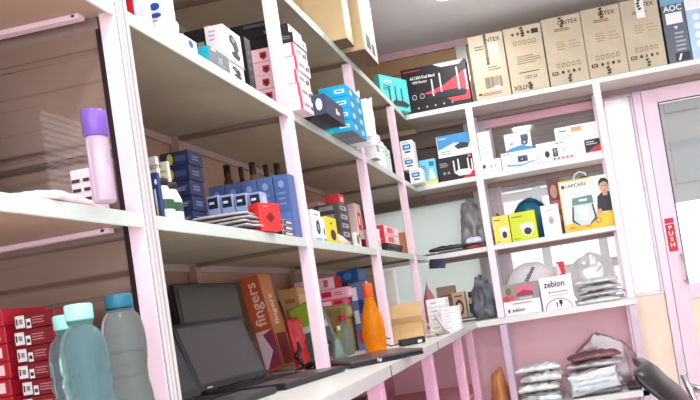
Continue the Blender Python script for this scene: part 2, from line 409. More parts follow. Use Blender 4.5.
for z in (Z0, Z1, Z2):
    lp('shelf_board', (XW+.001, -.4, z-.02), (XF-.006, 1.2, z), mat((188, 158, 138), .45, var=.1, scale=5))
    for ya, yb in zip((1.2,)+PY0[1:], PY0[1:]+(YW-.04,)): lp('shelf_board', (XW+.001, ya+.001, z-.02), (XF-.006, yb, z), BOARD)
    lp('edge_strip', (XF-.006, -.4, z-TH), (XF, YB if z != Z0 else YB, z), FASCIA, .0015, LU)
    for y in PY0[1:]: 
        lp('cross_batten', (XW+.03, y+.004, z-.032), (-.85, y+.03, z-.0205), mat((120, 104, 92), .5))
    lp('rear_rail', (XW+.001, -.4, z-.045), (XW+.012, YW-.05, z-.0205), mat((176, 160, 150), .45))
    # pink angle under the shelf beside the side panel
    if z != Z0: lp('angle_bracket', (XW+.03, 1.182, z-.031), (-.87, 1.20, z-.0205), PINK, .001); lp('bracket_screw', (-.885, 1.1805, z-.028), (-.879, 1.1818, z-.0235), DARK)
lp('side_panel', (XW+.035, 1.212, Z3), (-.853, 1.224, Z0-TH), SHELFSIDE)
lp('panel_gasket', (-.853, 1.203, Z3), (-.8455, 1.211, Z1-.05), DARK)
BU = empty('shelving_unit', (-.2, 4.06, 0), 'white shelving unit standing before the back window', 'shelves')
def bp(n, a, b, m, bev=0):
    o = Vector((-.2, 4.06, 0)); return part(n, Vector(a)-o, Vector(b)-o, m, BU, bev)
xb1, xb2 = -.437, .339
for x in (xb1, xb2):
    bp('post', (x, YB-.012, Z3+.001), (x+.042, YB+.025, Z0-TH), mat((246, 232, 238), .35, var=.02), .002)
    bp('rear_post', (x+.004, YW-.065, Z3+.0005), (x+.034, YW-.037, Z0-TH), ALUPINK); bp('rear_post', (x+.004, YW-.065, .0), (x+.034, YW-.037, Z3-.036), ALUPINK)
    bp('lower_post', (x, YB+.002, .0), (x+.042, YB+.035, Z3-.04), mat((206, 188, 206), .4), .002)
bp('post', (1.5, YB, 0), (1.54, YB+.035, Z0-TH), WHITE, .002)
for z, x1 in ((Z0, 1.62), (Z1, xb2), (Z2, xb2+.02)):
    bp('shelf_board', (XF-.005, YB+.006, z-.02), (x1, YW-.036, z), mat((196, 186, 180), .45)); bp('edge_strip', (XF, YB, z-TH), (x1, YB+.006, z), WHITE, .0015)
    bp('rear_rail', (XF, YW-.05, z-.05), (x1, YW-.037, z-.021), mat((150, 126, 120), .45))
bp('shelf_board', (xb1+.042, YB+.002, Z4-.035), (xb2+.05, YW-.036, Z4), WHITE)
# worktop and its base
wt = empty('worktop', (-.9, 1.9, Z3), 'white L shaped worktop under the shelves', 'worktop')
WT = mat((236, 236, 232), .3, var=.04, scale=4)
bm = bmesh.new(); pts = [(XW+.002, -.4), (-.576, -.4), (-.576, YB), (.39, YB), (.39, YW-.002), (XW+.002, YW-.002)]
for (z) in (Z3-.035, Z3): pass
lo = [bm.verts.new((x+.9, y-1.9, -.035)) for x, y in pts]; hi = [bm.verts.new((x+.9, y-1.9, 0)) for x, y in pts]
bm.faces.new(lo[::-1]); bm.faces.new(hi)
for i in range(6): j = (i+1) % 6; bm.faces.new((lo[i], lo[j], hi[j], hi[i]))
link('top_slab', finish(bm, 'top_slab'), WT, wt)
ES = mat((206, 208, 206), .3, .2, var=.04)
part('edge_strip', (-.576+.9, -2.3, -.036), (-.573+.9, YB-.004-1.9, -.001), ES, wt); part('edge_strip', (-.57+.9, YB-.003-1.9, -.036), (.39+.9, YB-1.9, -.001), WHITE, wt)
for y in (1.955, 2.70): part('strip_joint', (-.573+.9, y-1.9, -.036), (-.5715+.9, y+.006-1.9, -.001), mat((90, 86, 84), .4), wt)
cb = empty('counter_base', (-.9, 1.9, 0), 'pink framed open cupboard below the worktop', 'cupboard')
def cbp(n, a, b, m, bev=0):
    o = Vector((-.9, 1.9, 0)); return part(n, Vector(a)-o, Vector(b)-o, m, cb, bev)
PK2 = mat((238, 186, 210), .4, var=.06)
for y in (.3, 1.1, 1.915, 2.655, 3.40, 3.84): cbp('post', (-.645, y, 0), (-.60, y+.045, Z3-.036), PK2, .002)
cbp('bottom_board', (XW+.002, -.4, .08), (-.60, YW-.005, .10), PINKWALL); cbp('back_panel', (XW+.002, -.4, .1), (XW+.012, YW-.005, Z3-.037), mat((214, 150, 160), .6))
cbp('middle_shelf', (XW+.012, -.4, .44), (-.65, YW-.01, .455), mat((214, 150, 160), .6))
# things stand a hair above the boards
Z0, Z1, Z2, Z3, Z4 = [z+.0012 for z in (Z0, Z1, Z2, Z3, Z4)]
# ==================================================================== LEFT SHELVES, NEAR BAY
KR = (205, 30, 48); WH = (246, 246, 246); CREAM = (238, 230, 214); INK = (28, 30, 36); KRAFT = (214, 176, 128); GREY = (150, 152, 156)
# purple capped bottle
b0 = U(106, 207, Y=1.06)
t = empty('spray_bottle', (b0.x-.007, 1.07, Z2), 'tall clear bottle with a purple cap beside the near post', 'bottle')
link('body', lathe('body', [(.016, 0), (.0185, .004), (.0185, .115), (.017, .119)], 28), mat((232, 214, 232), .12, trans=.55, ior=1.2, var=.02), t)
link('inner_tube', lathe('tube', [(.0075, .006), (.0075, .11)], 16), mat((246, 238, 246), .3), t)
link('cap', lathe('cap', [(.0185, .1195), (.0205, .1205), (.0205, .163), (.0195, .167), (.016, .168)], 28), mat((128, 92, 190), .3), t)
# white packets beside it
pw = U(40, 195, Y=1.02)
pouch('white_packet', 'flat pinkish white packet lying left of the purple capped bottle', 'packet', (pw.x-.01, 1.02, Z2), (.13, .10, .032), mat((248, 228, 230), .4), 3, .2, crump=.5)
pouch('grey_packet', 'small blue grey packet at the far left of the near shelf', 'packet', (U(4, 190, Y=1.06).x, 1.07, Z2), (.06, .07, .045), mat((150, 156, 180), .4), 5, .1, crump=.5)
loc, size = (U(83, 180, Y=1.15).x, 1.165, Z2), (.048, .035, .092)
box('printed_box', 'white box with rows of dark marks behind the purple capped bottle', 'box', loc, size, (236, 222, 230),
    prints=[('Y', 'rect', .06+.5*(k % 2), .12+.2*(k//2), .42+.42*(k % 2), .19+.2*(k//2), (60, 54, 64)) for k in range(8)])
# thin white boxes at the wall, mirrored in the laminate side panel
for k in range(20):
    box('flat_white_box', 'thin white box in the tall pile by the wall of the near bay', 'box', (-1.155+.004*(k % 2), 1.01, Z2+k*.0145), (.14, .22, .0132), (250, 244, 246), group='flat white boxes by the wall', prints=[('X', 'rect', 0, 0, 1, .22, (150, 120, 120))])
# drinking bottles on the worktop
def water_bottle(label, x, y, h, capc, bodyc, kind, rz=0, r=.039, capr=.0245):
    t = empty('water_bottle', (x, y, Z3), label, 'bottle', 'water bottles on the worktop', rz)
    if kind == 0:   # square shouldered ribbed bottle
        hb = h-.029; prof = []
        n = 40
        for k in range(n+1):
            z = .002+hb*k/n; q = k/n
            rr = r if q < .76 else capr-.003+(r-capr+.003)*math.sqrt(max(0, 1-((q-.76)/.2)**2)) if q < .96 else capr-.003
            if .08 < q < .66: rr -= .0030*max(0, math.sin(q*math.pi*2*8))
            prof.append((rr, z))
        me = lathe('body', [(r*.85, 0)]+prof, 36)
        for v in me.vertices:        # rounded square plan
            a = math.atan2(v.co.y, v.co.x); k = 1+.05*math.cos(4*a)*(-1); f = k if v.co.z < hb*.8 else 1
            v.co.x *= f; v.co.y *= f
    else:           # waisted smooth bottle
        hb = h-.025; prof = []
        for k in range(31):
            q = k/30; z = .002+hb*q
            rr = r*(1-.15*math.exp(-((q-.52)/.10)**2)) if q < .76 else capr-.002+(r-capr+.002)*math.sqrt(max(0, 1-((q-.76)/.21)**2)) if q < .97 else capr-.002
            if abs(q-.30) < .012: rr += .001
            prof.append((rr, z))
        me = lathe('body', [(r*.85, 0)]+prof, 36)
    link('body', me, mat(bodyc, .08, trans=.85, ior=1.15, var=.04, spec=.9), t)
    link('cap_collar', lathe('collar', [(capr-.002, h-.032), (capr, h-.025), (capr, h-.026), (capr-.002, h-.025)], 32), mat(tuple(int(v*.7) for v in capc), .35), t)
    me = lathe('cap', [(capr, h-.0245), (capr+.001, h-.023), (capr+.001, h-.003), (capr-.001, h-.0005), (capr-.005, h), (.004, h)], 36)
    link('screw_cap', me, mat(capc, .35), t)
    return t
water_bottle('ribbed aqua water bottle with a mint cap, nearest of the three', -.728, .90, 1.125-Z3, (160, 232, 220), (168, 206, 210), 0, 0, .0315, .0178)
water_bottle('aqua water bottle with a pale teal cap half hidden behind the nearest bottle', -.822, .985, 1.118-Z3, (150, 214, 212), (158, 194, 200), 0, .3, .0305, .0175)
water_bottle('grey waisted water bottle with a dark teal cap beside the post', -.775, 1.055, 1.143-Z3, (30, 106, 132), (196, 208, 210), 1, 0, .0345, .0208)
# red boxes with bar code stickers
for col, (x0, what) in enumerate(((9, 'red cartridge box with white bar code sticker behind the water bottles, %s'), (-38, 'bright red cartridge box at the left picture edge, %s'))):
    A = U(x0, 315, Y=1.05); n = 9; hh = (A.z-Z3)/n; wdt = .080 if col == 0 else .075
    for k in range(n):
        cx = A.x+wdt/2+random.uniform(-.002, .002)
        if col == 0:
            pr = [('Y', 'rect', .03, .12, .26, .88, (236, 232, 236)), ('Y', 'bars', .12, .35, .22, .65, 7, (40, 40, 46)), ('Y', 'rect', .05, .3, .09, .7, (60, 60, 66)), ('Y', 'rect', .30, .05, .42, .62, (236, 230, 232)), ('Y', 'rect', .32, .2, .40, .42, (70, 40, 50)), ('Y', 'lines', .46, .25, .8, .75, 3, (196, 120, 126))]
        else: pr = [('Y', 'rect', .1, .2, .86, .8, (248, 214, 220)), ('Y', 'rect', .2, .35, .5, .65, (214, 60, 80))]
        box('cartridge_box', what % (ORD[k] if k < n-1 else 'topmost'), 'box', (cx, 1.05+.055+random.uniform(-.002, .002), Z3+k*hh), (wdt, .10, hh-.0008), (180, 30, 50) if col else (122, 26, 40), faces={'T': (150, 30, 44), 'NX': (210, 40, 60)}, prints=pr, group='red cartridge boxes')

# ==================================================================== LEFT SHELVES, FIRST SHELF UNDER THE TOP
lbox('red_white_box', 'white box with a red side next to the near post, upper shelf', 'box', (132, -10), (149.5, 0), .07, XF-.008, Z1, (246, 240, 242), faces={'Y': KR},
     prints=[('X', 'lines', .15, .2, .7, .55, 4, (206, 150, 160)), ('Y', 'lines', .3, .1, .8, .6, 3, (250, 230, 230))])
L, S = lgeo((162, 11.5), (178, 24), (150, 15), XF-.006, Z1)
BLP = [('X', 'poly', [(0, 0), (1, 0), (1, .5), (0, .25)], (196, 220, 236)), ('X', 'poly', [(.2, .45), (1, .6), (1, .95), (.4, .8)], (222, 236, 246)), ('Y', 'lines', .15, .6, .7, .9, 2, (170, 140, 180))]
box('pale_blue_box', 'pale blue and white box, lower of the pair by the near post', 'box', L, S, (230, 236, 246), prints=BLP+[('Y', 'ell', .5, .88, .42, .10, (36, 74, 150))])
S2_ = (S[0]*.96, S[1]*.9, .13)
box('pale_blue_box', 'pale blue and white box, upper of the pair by the near post', 'box', (L[0], L[1]-.005, Z1+S[2]+.0005), S2_, (236, 236, 246), prints=[('X', 'poly', [(0, 0), (1, 0), (1, .7), (0, .2)], (196, 220, 240)), ('Y', 'ell', .5, .1, .42, .07, (36, 74, 150))])
lbox('small_white_box', 'small white box with a blue dot at the shelf edge', 'box', (181.5, 33), (197, 46), .06, XF-.006, Z1, (244, 246, 248), prints=[('X', 'ell', .55, .55, .16, .3, (40, 90, 170)), ('X', 'ell', .35, .65, .08, .1, (190, 206, 220))])
lbox('black_box', 'black box with a pale square print behind the small white box', 'box', (205.5, 27.5), (208, 30), (184, 35), -.93, Z1, (30, 30, 36), prints=[('Y', 'rect', .55, .45, .85, .8, (150, 150, 158)), ('Y', 'rect', .62, .52, .78, .72, (40, 40, 46))])
lbox('orange_box', 'orange box end peeping over the black box', 'box', (209, 25), (210.5, 26), (203, 25), -.97, Z1, (232, 110, 70), prints=[('Y', 'rect', .1, .7, .9, .9, (240, 150, 110))])
lbox('teal_grey_box', 'box with a cyan end and grey front at the shelf edge', 'box', (208, 44.5), (228.5, 58), (197, 47), XF-.006, Z1, (112, 118, 124), faces={'Y': (36, 178, 204)}, prints=[('X', 'rect', .1, .82, .32, .92, (240, 240, 244)), ('X', 'text', '10', .5, .45, .34, (190, 196, 200)), ('X', 'lines', .35, .15, .85, .3, 2, (170, 176, 180))])
WEB = [('X', 'poly', [(.3, .78), (.5, .86), (.72, .72), (.8, .5), (.7, .42), (.82, .3), (.72, .16), (.42, .2), (.3, .3), (.52, .4), (.42, .55), (.28, .6)], INK), ('X', 'ell', .5, .7, .1, .07, (120, 124, 130)), ('X', 'ell', .68, .34, .06, .05, (90, 92, 98)), ('X', 'lines', .1, .9, .4, .96, 1, (120, 120, 126)), ('Y', 'lines', .2, .55, .7, .9, 3, (206, 190, 198))]
L, S = lgeo((226.5, 59), (242.5, 63), .09, XF-.012, Z1)
box('webcam_box', 'white webcam box at the shelf edge, lower of two', 'box', L, S, (246, 244, 246), faces={'T': (190, 40, 50)}, prints=WEB)
L2, S2_ = lgeo((222, 23.5), (239, 31), (204, 29.5), XF-.012, L[2]+S[2])
box('webcam_box', 'white webcam box standing on another, black camera on its front', 'box', (L2[0], L2[1], L[2]+S[2]+.0006), S2_, (246, 238, 242), prints=WEB+[('X', 'rect', 0, 0, 1, .03, (200, 50, 60))])
lbox('black_slim_box', 'slim black box standing between webcam boxes and pink stack', 'box', (243.5, 36), (249.5, 40), .14, XF-.02, Z1, (26, 28, 32), prints=[('X', 'lines', .3, .2, .7, .8, 4, (90, 94, 100))])
# pink boxes
xf = -.771; A = U(295.5, 43, X=xf); A.y = 2.083; B = A+Vector((0, .115, 0)); D = U(246, 53.5, Y=A.y)
hy = B.y-A.y; dep = xf-D.x; n = 5; hh = (A.z-Z1)/n
for k in range(n):
    w = ORD[k] if k < n-1 else 'topmost'
    box('pink_box', 'pale pink box with white printed end by the post, %s' % w, 'box', (xf-dep/2-.003*((k*7) % 3), (A.y+B.y)/2+.002*(k % 2), Z1+k*hh), (dep, hy, hh-.001), (248, 206, 214), faces={'X': (246, 244, 246), 'T': (226, 190, 196)}, group='pink boxes by the post',
        prints=[('Y', 'poly', [(.29, .3), (.36, .12), (.43, .3), (.43, .72), (.29, .72)], (170, 60, 80)), ('Y', 'poly', [(.32, .4), (.36, .25), (.40, .4), (.40, .6), (.32, .6)], (110, 30, 50)), ('Y', 'rect', .955, 0, 1, 1, (216, 70, 96)), ('X', 'lines', .12, .35, .55, .65, 2, (90, 90, 96)), ('X', 'rect', .62, .3, .72, .6, INK), ('X', 'rect', .78, .35, .88, .75, (60, 60, 66)), ('X', 'rect', 0, 0, .03, 1, (216, 70, 96))])
zt = A.z; ptop = (xf, A, B, dep)
h1 = U(296, 35, X=xf).z-zt
box('black_flat_box', 'flat black box with white end lying on the pink stack', 'box', (xf-dep/2, (A.y+B.y)/2, zt+.0005), (dep, hy, h1), (30, 28, 30), faces={'X': (236, 236, 238)}, prints=[('Y', 'lines', .6, .3, .95, .7, 2, (120, 120, 126)), ('X', 'lines', .2, .3, .6, .7, 2, (90, 90, 96)), ('X', 'rect', .7, .3, .8, .6, INK)])
h2 = U(293, 27.5, X=xf-.01).z-zt-h1
box('black_flat_box', 'flat black box, middle of three on the pink stack', 'box', (xf-.012-dep/2, (A.y+B.y)/2, zt+h1+.001), (dep, hy, h2), (26, 26, 30), faces={'X': (220, 222, 226)}, prints=[('X', 'lines', .2, .3, .6, .7, 2, (90, 90, 96)), ('Y', 'lines', .5, .3, .8, .7, 2, (150, 150, 156))])
h3 = U(285, 23.5, X=xf-.04).z-zt-h1-h2
box('black_flat_box', 'flat black box on top of the pink stack', 'box', (xf-.05-dep/2, (A.y+B.y)/2, zt+h1+h2+.0015), (dep*.95, hy, max(.012, h3)), (34, 34, 38), prints=[('Y', 'lines', .3, .3, .8, .7, 2, (110, 110, 116)), ('X', 'lines', .2, .3, .8, .7, 2, (120, 120, 126))])
# navy and yellow boxes past the post
g = U(324, 111, Z=Z1); xf = g.x; A = U(324, 93, X=xf); B = U(342.5, 106, X=xf)
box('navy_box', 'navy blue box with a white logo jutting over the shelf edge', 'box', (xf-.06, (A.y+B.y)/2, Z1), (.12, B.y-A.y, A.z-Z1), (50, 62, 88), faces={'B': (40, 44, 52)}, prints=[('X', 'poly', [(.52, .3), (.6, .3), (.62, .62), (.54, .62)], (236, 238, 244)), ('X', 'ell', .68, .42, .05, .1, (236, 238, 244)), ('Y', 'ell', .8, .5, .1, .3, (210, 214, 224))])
navy_end = B.y
box('yellow_box', 'small yellow box behind the navy box', 'box', (-.90, 2.24, Z1), (.11, .055, .165), (238, 196, 74), prints=[('Y', 'rect', .1, .1, .9, .3, (250, 236, 190)), ('X', 'lines', .2, .3, .8, .7, 3, (150, 120, 40))])
# cyan boxes, four high, two deep
g = U(352, 130, Z=Z1); xf = g.x; A = U(350, 88, X=xf); B = U(352, 130, X=xf); E_ = U(368, 141, X=xf)
dep = xf-U(323, 91, Y=A.y).x; y0 = B.y; y1 = E_.y; hh = (A.z-Z1)/4
for c in range(2):
    for k in range(4):
        ly = (y1-y0)/2
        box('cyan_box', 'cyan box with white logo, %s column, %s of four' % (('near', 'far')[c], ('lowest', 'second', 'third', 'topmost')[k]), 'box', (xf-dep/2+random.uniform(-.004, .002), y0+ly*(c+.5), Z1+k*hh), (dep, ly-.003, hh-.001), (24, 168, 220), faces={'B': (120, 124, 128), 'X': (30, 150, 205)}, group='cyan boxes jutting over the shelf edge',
            prints=[('Y', 'rect', .56, .3, .92, .62, (214, 240, 250)), ('Y', 'rect', .62, .4, .86, .52, (20, 120, 180)), ('X', 'ell', .5, .5, .18, .24, (180, 226, 244)), ('Y', 'rect', 0, 0, .3, .3, (60, 210, 200))])
cyan_end = y1
# white blister packs and white boxes further on
for k in range(6):
    pouch('blister_pack', 'crumpled white blister pack standing past the cyan boxes, %s' % ('nearest', 'second', 'third', 'fourth', 'fifth', 'farthest')[k], 'packet', (-.80+.012*((k*5) % 3), cyan_end+.034+k*.0255, Z1+.115), (.12, .21-.015*((k*3) % 4), .022), mat((242, 244, 246), .25), 20+k, 0, (math.pi/2, 0), 'white blister packs', crump=1.0)
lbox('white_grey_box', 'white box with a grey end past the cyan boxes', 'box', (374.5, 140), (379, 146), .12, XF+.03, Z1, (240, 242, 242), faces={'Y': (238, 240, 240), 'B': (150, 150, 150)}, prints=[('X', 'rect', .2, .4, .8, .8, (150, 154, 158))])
yy = 3.12
for k, (wd_, hh, c) in enumerate(((.05, .15, (246, 246, 246)), (.045, .165, (238, 242, 242)), (.05, .14, (244, 244, 244)), (.05, .13, (206, 230, 224)), (.05, .12, (214, 232, 228)))):
    box('white_carton', 'upright %s carton near the far post, %s in its row' % (('white', 'white', 'white', 'pale green', 'pale green')[k], ('first', 'second', 'third', 'fourth', 'fifth')[k]), 'box', (XF-.075, yy+wd_/2, Z1), (.14, wd_-.003, hh), c, group='upright cartons on the upper left shelf',
        prints=[('X', 'lines', .25, .55, .75, .85, 2, (150, 170, 170)), ('Y', 'lines', .5, .6, .9, .9, 3, (170, 180, 184))]); yy += wd_+.004
# ==================================================================== TOP OF THE LEFT SHELVES
def big_carton(label, loc, size, faces=None, prints=()):
    o = box('cardboard_carton', label, 'carton', loc, size, (206, 180, 138), faces=faces, prints=prints, bev=.003)
    part('bottom_flap', (-size[0]/2, -size[1]/2, -.0012), (-.002, size[1]/2, -.0002), mat((120, 96, 72), .7), o); part('bottom_flap', (.002, -size[1]/2, -.0012), (size[0]/2, size[1]/2, -.0002), mat((112, 88, 66), .7), o)
    part('packing_tape', (-.022, -size[1]/2-.0006, size[2]*.2), (.022, -size[1]/2-.0001, size[2]), mat((204, 170, 120), .2), o)
    return o
g = U(354.5, 46.5, Z=Z0+.0015); g0 = U(340, 40, Z=Z0+.0015)
big_carton('brown cardboard carton on the top left shelf, nearer of two', (g.x-.19, g.y-.05, Z0+.002), (.38, .10, .40), prints=[('X', 'lines', .2, .6, .7, .9, 3, (150, 120, 90))])
g = U(379, 65, Z=Z0+.0015); g1 = U(366, 52, Z=Z0+.0015)
big_carton('brown carton with a white printed side on the top left shelf', (g.x-.2, g.y-.11, Z0+.002), (.40, .22, .46), faces={'X': (244, 242, 240)},
           prints=[('X', 'rect', .2, .06, .5, .2, (96, 92, 90)), ('X', 'rect', .58, .05, .8, .16, (110, 106, 104)), ('X', 'text', 'G', .3, .86, .12, (110, 110, 112)), ('X', 'rect', .55, .6, .62, .66, (130, 40, 40))])
box('orange_parcel', 'small orange parcel at the edge of the top left shelf', 'box', (XF-.07, 2.30, Z0), (.08, .06, .05), (226, 120, 80), prints=[('X', 'rect', .1, .3, .9, .6, (240, 180, 150))])
# ==================================================================== LEFT SHELVES, SECOND SHELF (level with the red box)
lbox('cream_box', 'cream upright box right beside the near post', 'box', (155, 156), (158, 157), (146, 153), -.90, Z2, (240, 234, 220), prints=[('Y', 'text', 'EPSON', .5, .85, .06, (110, 112, 120)), ('Y', 'lines', .1, .4, .9, .75, 5, (150, 160, 180)), ('Y', 'rect', .1, .05, .9, .3, (206, 214, 226))])
lbox('cream_box', 'cream upright box behind the two capped ink bottles', 'box', (166.5, 161), (169, 162), (156, 159), -.93, Z2, (236, 228, 212), prints=[('Y', 'lines', .1, .45, .9, .9, 6, (190, 180, 160)), ('Y', 'rect', .1, .1, .9, .35, (214, 206, 190))])
lbox('blue_strip_box', 'slim dark blue box with white print left of the ink bottles', 'box', (156.5, 172), (159.5, 174), (149.5, 172), -.835, Z2, (44, 66, 120), prints=[('Y', 'ell', .7, .8, .2, .06, (226, 232, 244)), ('Y', 'rect', .3, .2, .55, .65, (226, 230, 240)), ('Y', 'rect', .3, .1, .55, .3, (220, 210, 110))])
def ink_bottle(label, px, top, y):
    A = U(px, top, Y=y); h = A.z-Z2; r = .0215
    t = empty('ink_bottle', (A.x, y, Z2), label, 'bottle', 'ink bottles')
    link('body', lathe('body', [(r*.9, 0), (r, .003), (r, h*.52), (r*.97, h*.58), (.0125, h*.83), (.0115, h*.86)], 28), mat((240, 240, 240), .35), t)
    link('label_band', lathe('band', [(r+.0004, h*.28), (r+.0004, h*.5)], 28, False), mat((40, 92, 64), .4), t)
    part('label_mark', (.001, -r-.0012, h*.34), (.009, -r-.0006, h*.44), mat((226, 232, 226), .4), t)
    link('cap', lathe('cap', [(.0125, h*.83), (.0148, h*.84), (.0148, h*.985), (.013, h)], 24), mat((26, 26, 28), .4), t)
ink_bottle('white ink bottle with black cap and green band, left of two', 160.5, 179, 1.36); ink_bottle('white ink bottle with black cap and green band, right of two', 169.5, 183, 1.40)
L, S = lgeo((189, 150), (195, 152), (160, 148), -.98, Z2)
for k in range(6):
    hh = S[2]/6
    box('navy_flat_box', 'dark navy box with a yellow dot in the tall pile, %s' % (ORD[k] if k < 5 else 'topmost'), 'box', (L[0]+.002*k-.006, L[1]+.003*(k % 3), Z2+k*hh), (S[0], .07, hh-.001), (40, 52, 88), group='pile of navy boxes', prints=[('Y', 'ell', .34, .5, .11, .38, (206, 200, 90)), ('Y', 'rect', .5, .3, .9, .7, (70, 84, 124)), ('X', 'lines', .2, .3, .8, .7, 2, (130, 140, 170))] if k > 3 else [('Y', 'poly', [(.1, .2), (.9, .5), (.9, .7), (.1, .5)], (84, 98, 138)), ('Y', 'lines', .55, .3, .9, .6, 2, (150, 160, 190)), ('X', 'lines', .2, .3, .8, .7, 2, (130, 140, 170))])
# lavender boxes in front, blue boxes behind
for k in range(4):
    A = U(206+k*14, 197-k*1.2, Y=1.80); B = U(218+k*14, 197-k*1.2, Y=1.80)
    box('lavender_box', 'small lavender blue box with dark label, %s from the left' % ('first', 'second', 'third', 'fourth')[k], 'box', ((A.x+B.x)/2, 1.82, Z2), (B.x-A.x, .04, A.z-Z2), (158, 176, 222), group='lavender boxes', prints=[('Y', 'rect', .1, .72, .9, .95, (34, 38, 56)), ('Y', 'lines', .2, .78, .8, .9, 1, (230, 232, 240)), ('Y', 'poly', [(.2, .25), (.5, .45), (.85, .3), (.6, .2)], (60, 66, 96)), ('X', 'rect', .1, .1, .9, .9, (184, 198, 232))])
for k in range(5):
    A = U(208+k*16, 188-k*3.0, Y=1.97); B = U(223.7+k*16, 188-k*3.0, Y=1.97)
    box('blue_carton', 'blue carton in the row behind the lavender boxes, %s from the left' % ('first', 'second', 'third', 'fourth', 'fifth')[k], 'box', ((A.x+B.x)/2, 1.995, Z2), (B.x-A.x-.001, .05, A.z-Z2), (82, 106, 160), group='blue cartons', prints=[('Y', 'ell', .5, .85, .2, .06, (130, 156, 210)), ('Y', 'lines', .2, .5, .8, .75, 3, (110, 138, 196)), ('Y', 'rect', .1, .1, .9, .4, (90, 120, 186))])
for k, (px, w_, c, top) in enumerate(((217, 13, (96, 52, 44), 166), (233, 9, (58, 40, 38), 167), (243, 12, (150, 96, 70), 163), (258, 9, (60, 44, 40), 165), (268, 12, (130, 96, 74), 164))):
    A = U(px, top, Y=2.13); B = U(px+w_, top, Y=2.13); t = A.z-Z2
    e = empty('dark_bottle', ((A.x+B.x)/2, 2.15, Z2), 'brown upright bottle by the wall above the blue cartons, %s from the left' % ('first', 'second', 'third', 'fourth', 'fifth')[k], 'bottle', 'brown bottles by the wall')
    r = (B.x-A.x)/2
    link('body', lathe('body', [(r*.9, 0), (r, .006), (r, t*.72), (r*.45, t*.86)], 16), mat(c, .35), e); link('cap', lathe('cap', [(r*.45, t*.86), (r*.5, t*.88), (r*.5, t), (r*.4, t)], 16), mat((40, 30, 30), .4), e)
SILV = mat((206, 200, 206), .28, .15, var=.12, scale=30)
for k in range(5):
    A = U(214+(k % 2)*5, 226, Y=1.62)
    pouch('white_pouch', 'silvery white pouch lying before the lavender boxes, %s' % ('lowest', 'second up', 'third up', 'fourth up', 'topmost')[k], 'pouch', (A.x-.01+.006*(k % 3), 1.70+.006*(k % 2), Z2+k*.0115), (.15, .11, .0115), SILV, 30+k, .1*k-.2, group='silvery pouches', crump=.9)
# red box
A = U(254, 203.5, Y=1.47); g = U(275, 206, X=A.x)
e = box('red_box', 'bright red box with a dark diamond standing at the shelf edge', 'box', (U(262, 203, Y=1.76).x, 1.765, Z2), (.045, .075, U(262, 203, Y=1.74).z-Z2), (226, 52, 50), rz=math.radians(-24), prints=[('X', 'poly', [(.5, .28), (.72, .48), (.5, .68), (.28, .48)], (120, 20, 30)), ('X', 'lines', .2, .85, .5, .92, 1, (250, 180, 170)), ('Y', 'lines', .2, .15, .6, .3, 2, (250, 190, 180)), ('Y', 'lines', .2, .5, .7, .85, 3, (170, 24, 30))])
for k in range(3):
    A = U(287, 232, X=XF-.03)
    box('dark_packet', 'dark label packet lying by the post beside the red box, %s' % ('lowest', 'middle', 'topmost')[k], 'box', (XF-.07, A.y-.015+.006*k, Z2+k*.018), (.11, .10, .017), (206, 196, 200), faces={'Y': (54, 48, 54), 'X': (70, 62, 68)}, prints=[('X', 'rect', .2, .3, .8, .7, (216, 214, 220)), ('Y', 'rect', .2, .3, .7, .7, (200, 198, 204))])
# second bay of the same shelf
lbox('white_oval_box', 'white box with a black oval just past the second post', 'box', (311, 209), (320, 214), .05, XF-.012, Z2, (240, 242, 244), prints=[('X', 'ell', .55, .45, .24, .24, (40, 42, 46)), ('X', 'ell', .55, .45, .1, .1, (150, 156, 160)), ('X', 'rect', 0, 0, 1, .1, (140, 190, 214)), ('X', 'lines', .2, .8, .7, .9, 1, (140, 146, 150))])
lbox('white_slim_box', 'slim white box between the oval box and the yellow box', 'box', (320.5, 217), (324, 219), .04, XF-.008, Z2, (242, 244, 244), prints=[('X', 'ell', .5, .4, .2, .16, (60, 64, 66)), ('X', 'rect', 0, 0, 1, .12, (120, 190, 180))])
lbox('yellow_black_box', 'bright yellow box with a black oval at the shelf edge', 'box', (325, 216), (335.5, 219), .035, XF-.006, Z2, (248, 208, 50), prints=[('X', 'ell', .55, .3, .26, .22, (40, 36, 30)), ('X', 'ell', .45, .75, .1, .05, (120, 100, 30))])
pouch('beige_pouch', 'beige pouch leaning against the yellow box', 'pouch', (XF-.07, U(341, 240, X=XF-.05).y, Z2+.03), (.09, .08, .03), mat((226, 208, 190), .4), 44, 0, (0, .7))
A = U(337, 202, X=-.855); B = U(347, 204, X=-.855); n = 5; hh = (A.z-Z2)/n
for k in range(n): box('grey_charger_box', 'dark grey charger box in the pile past the yellow box, %s' % (ORD[k] if k < 4 else 'topmost'), 'box', (-.905, (A.y+B.y)/2, Z2+k*hh), (.10, B.y-A.y, hh-.001), (74, 72, 74), group='dark grey charger boxes', faces={'X': (56, 54, 56)}, prints=[('X', 'rect', .2, .25, .8, .75, (170, 168, 170)), ('Y', 'rect', .2, .25, .8, .75, (140, 138, 140)), ('X', 'rect', .3, .4, .6, .6, (60, 58, 60))])
box('brown_support_box', 'brown box under the long pink box by the wall', 'box', (-1.12, 2.99, Z2), (.10, .20, .20), (150, 118, 104), prints=[('Y', 'rect', .2, .2, .8, .8, (170, 130, 110))])
box('pink_long_box', 'long dusty pink box by the wall above the charger boxes', 'box', (-1.12, 3.02, Z2+.201), (.12, .30, .06), (206, 160, 158), prints=[('Y', 'lines', .2, .3, .8, .7, 2, (180, 110, 116)), ('X', 'lines', .2, .3, .8, .7, 2, (180, 110, 116))])
lbox('crimson_box', 'crimson box standing on the grey charger pile', 'box', (338, 193), (343, 194), .06, -.87, A.z+.001, (190, 44, 56), prints=[('X', 'rect', .2, .3, .8, .7, (226, 180, 180))])
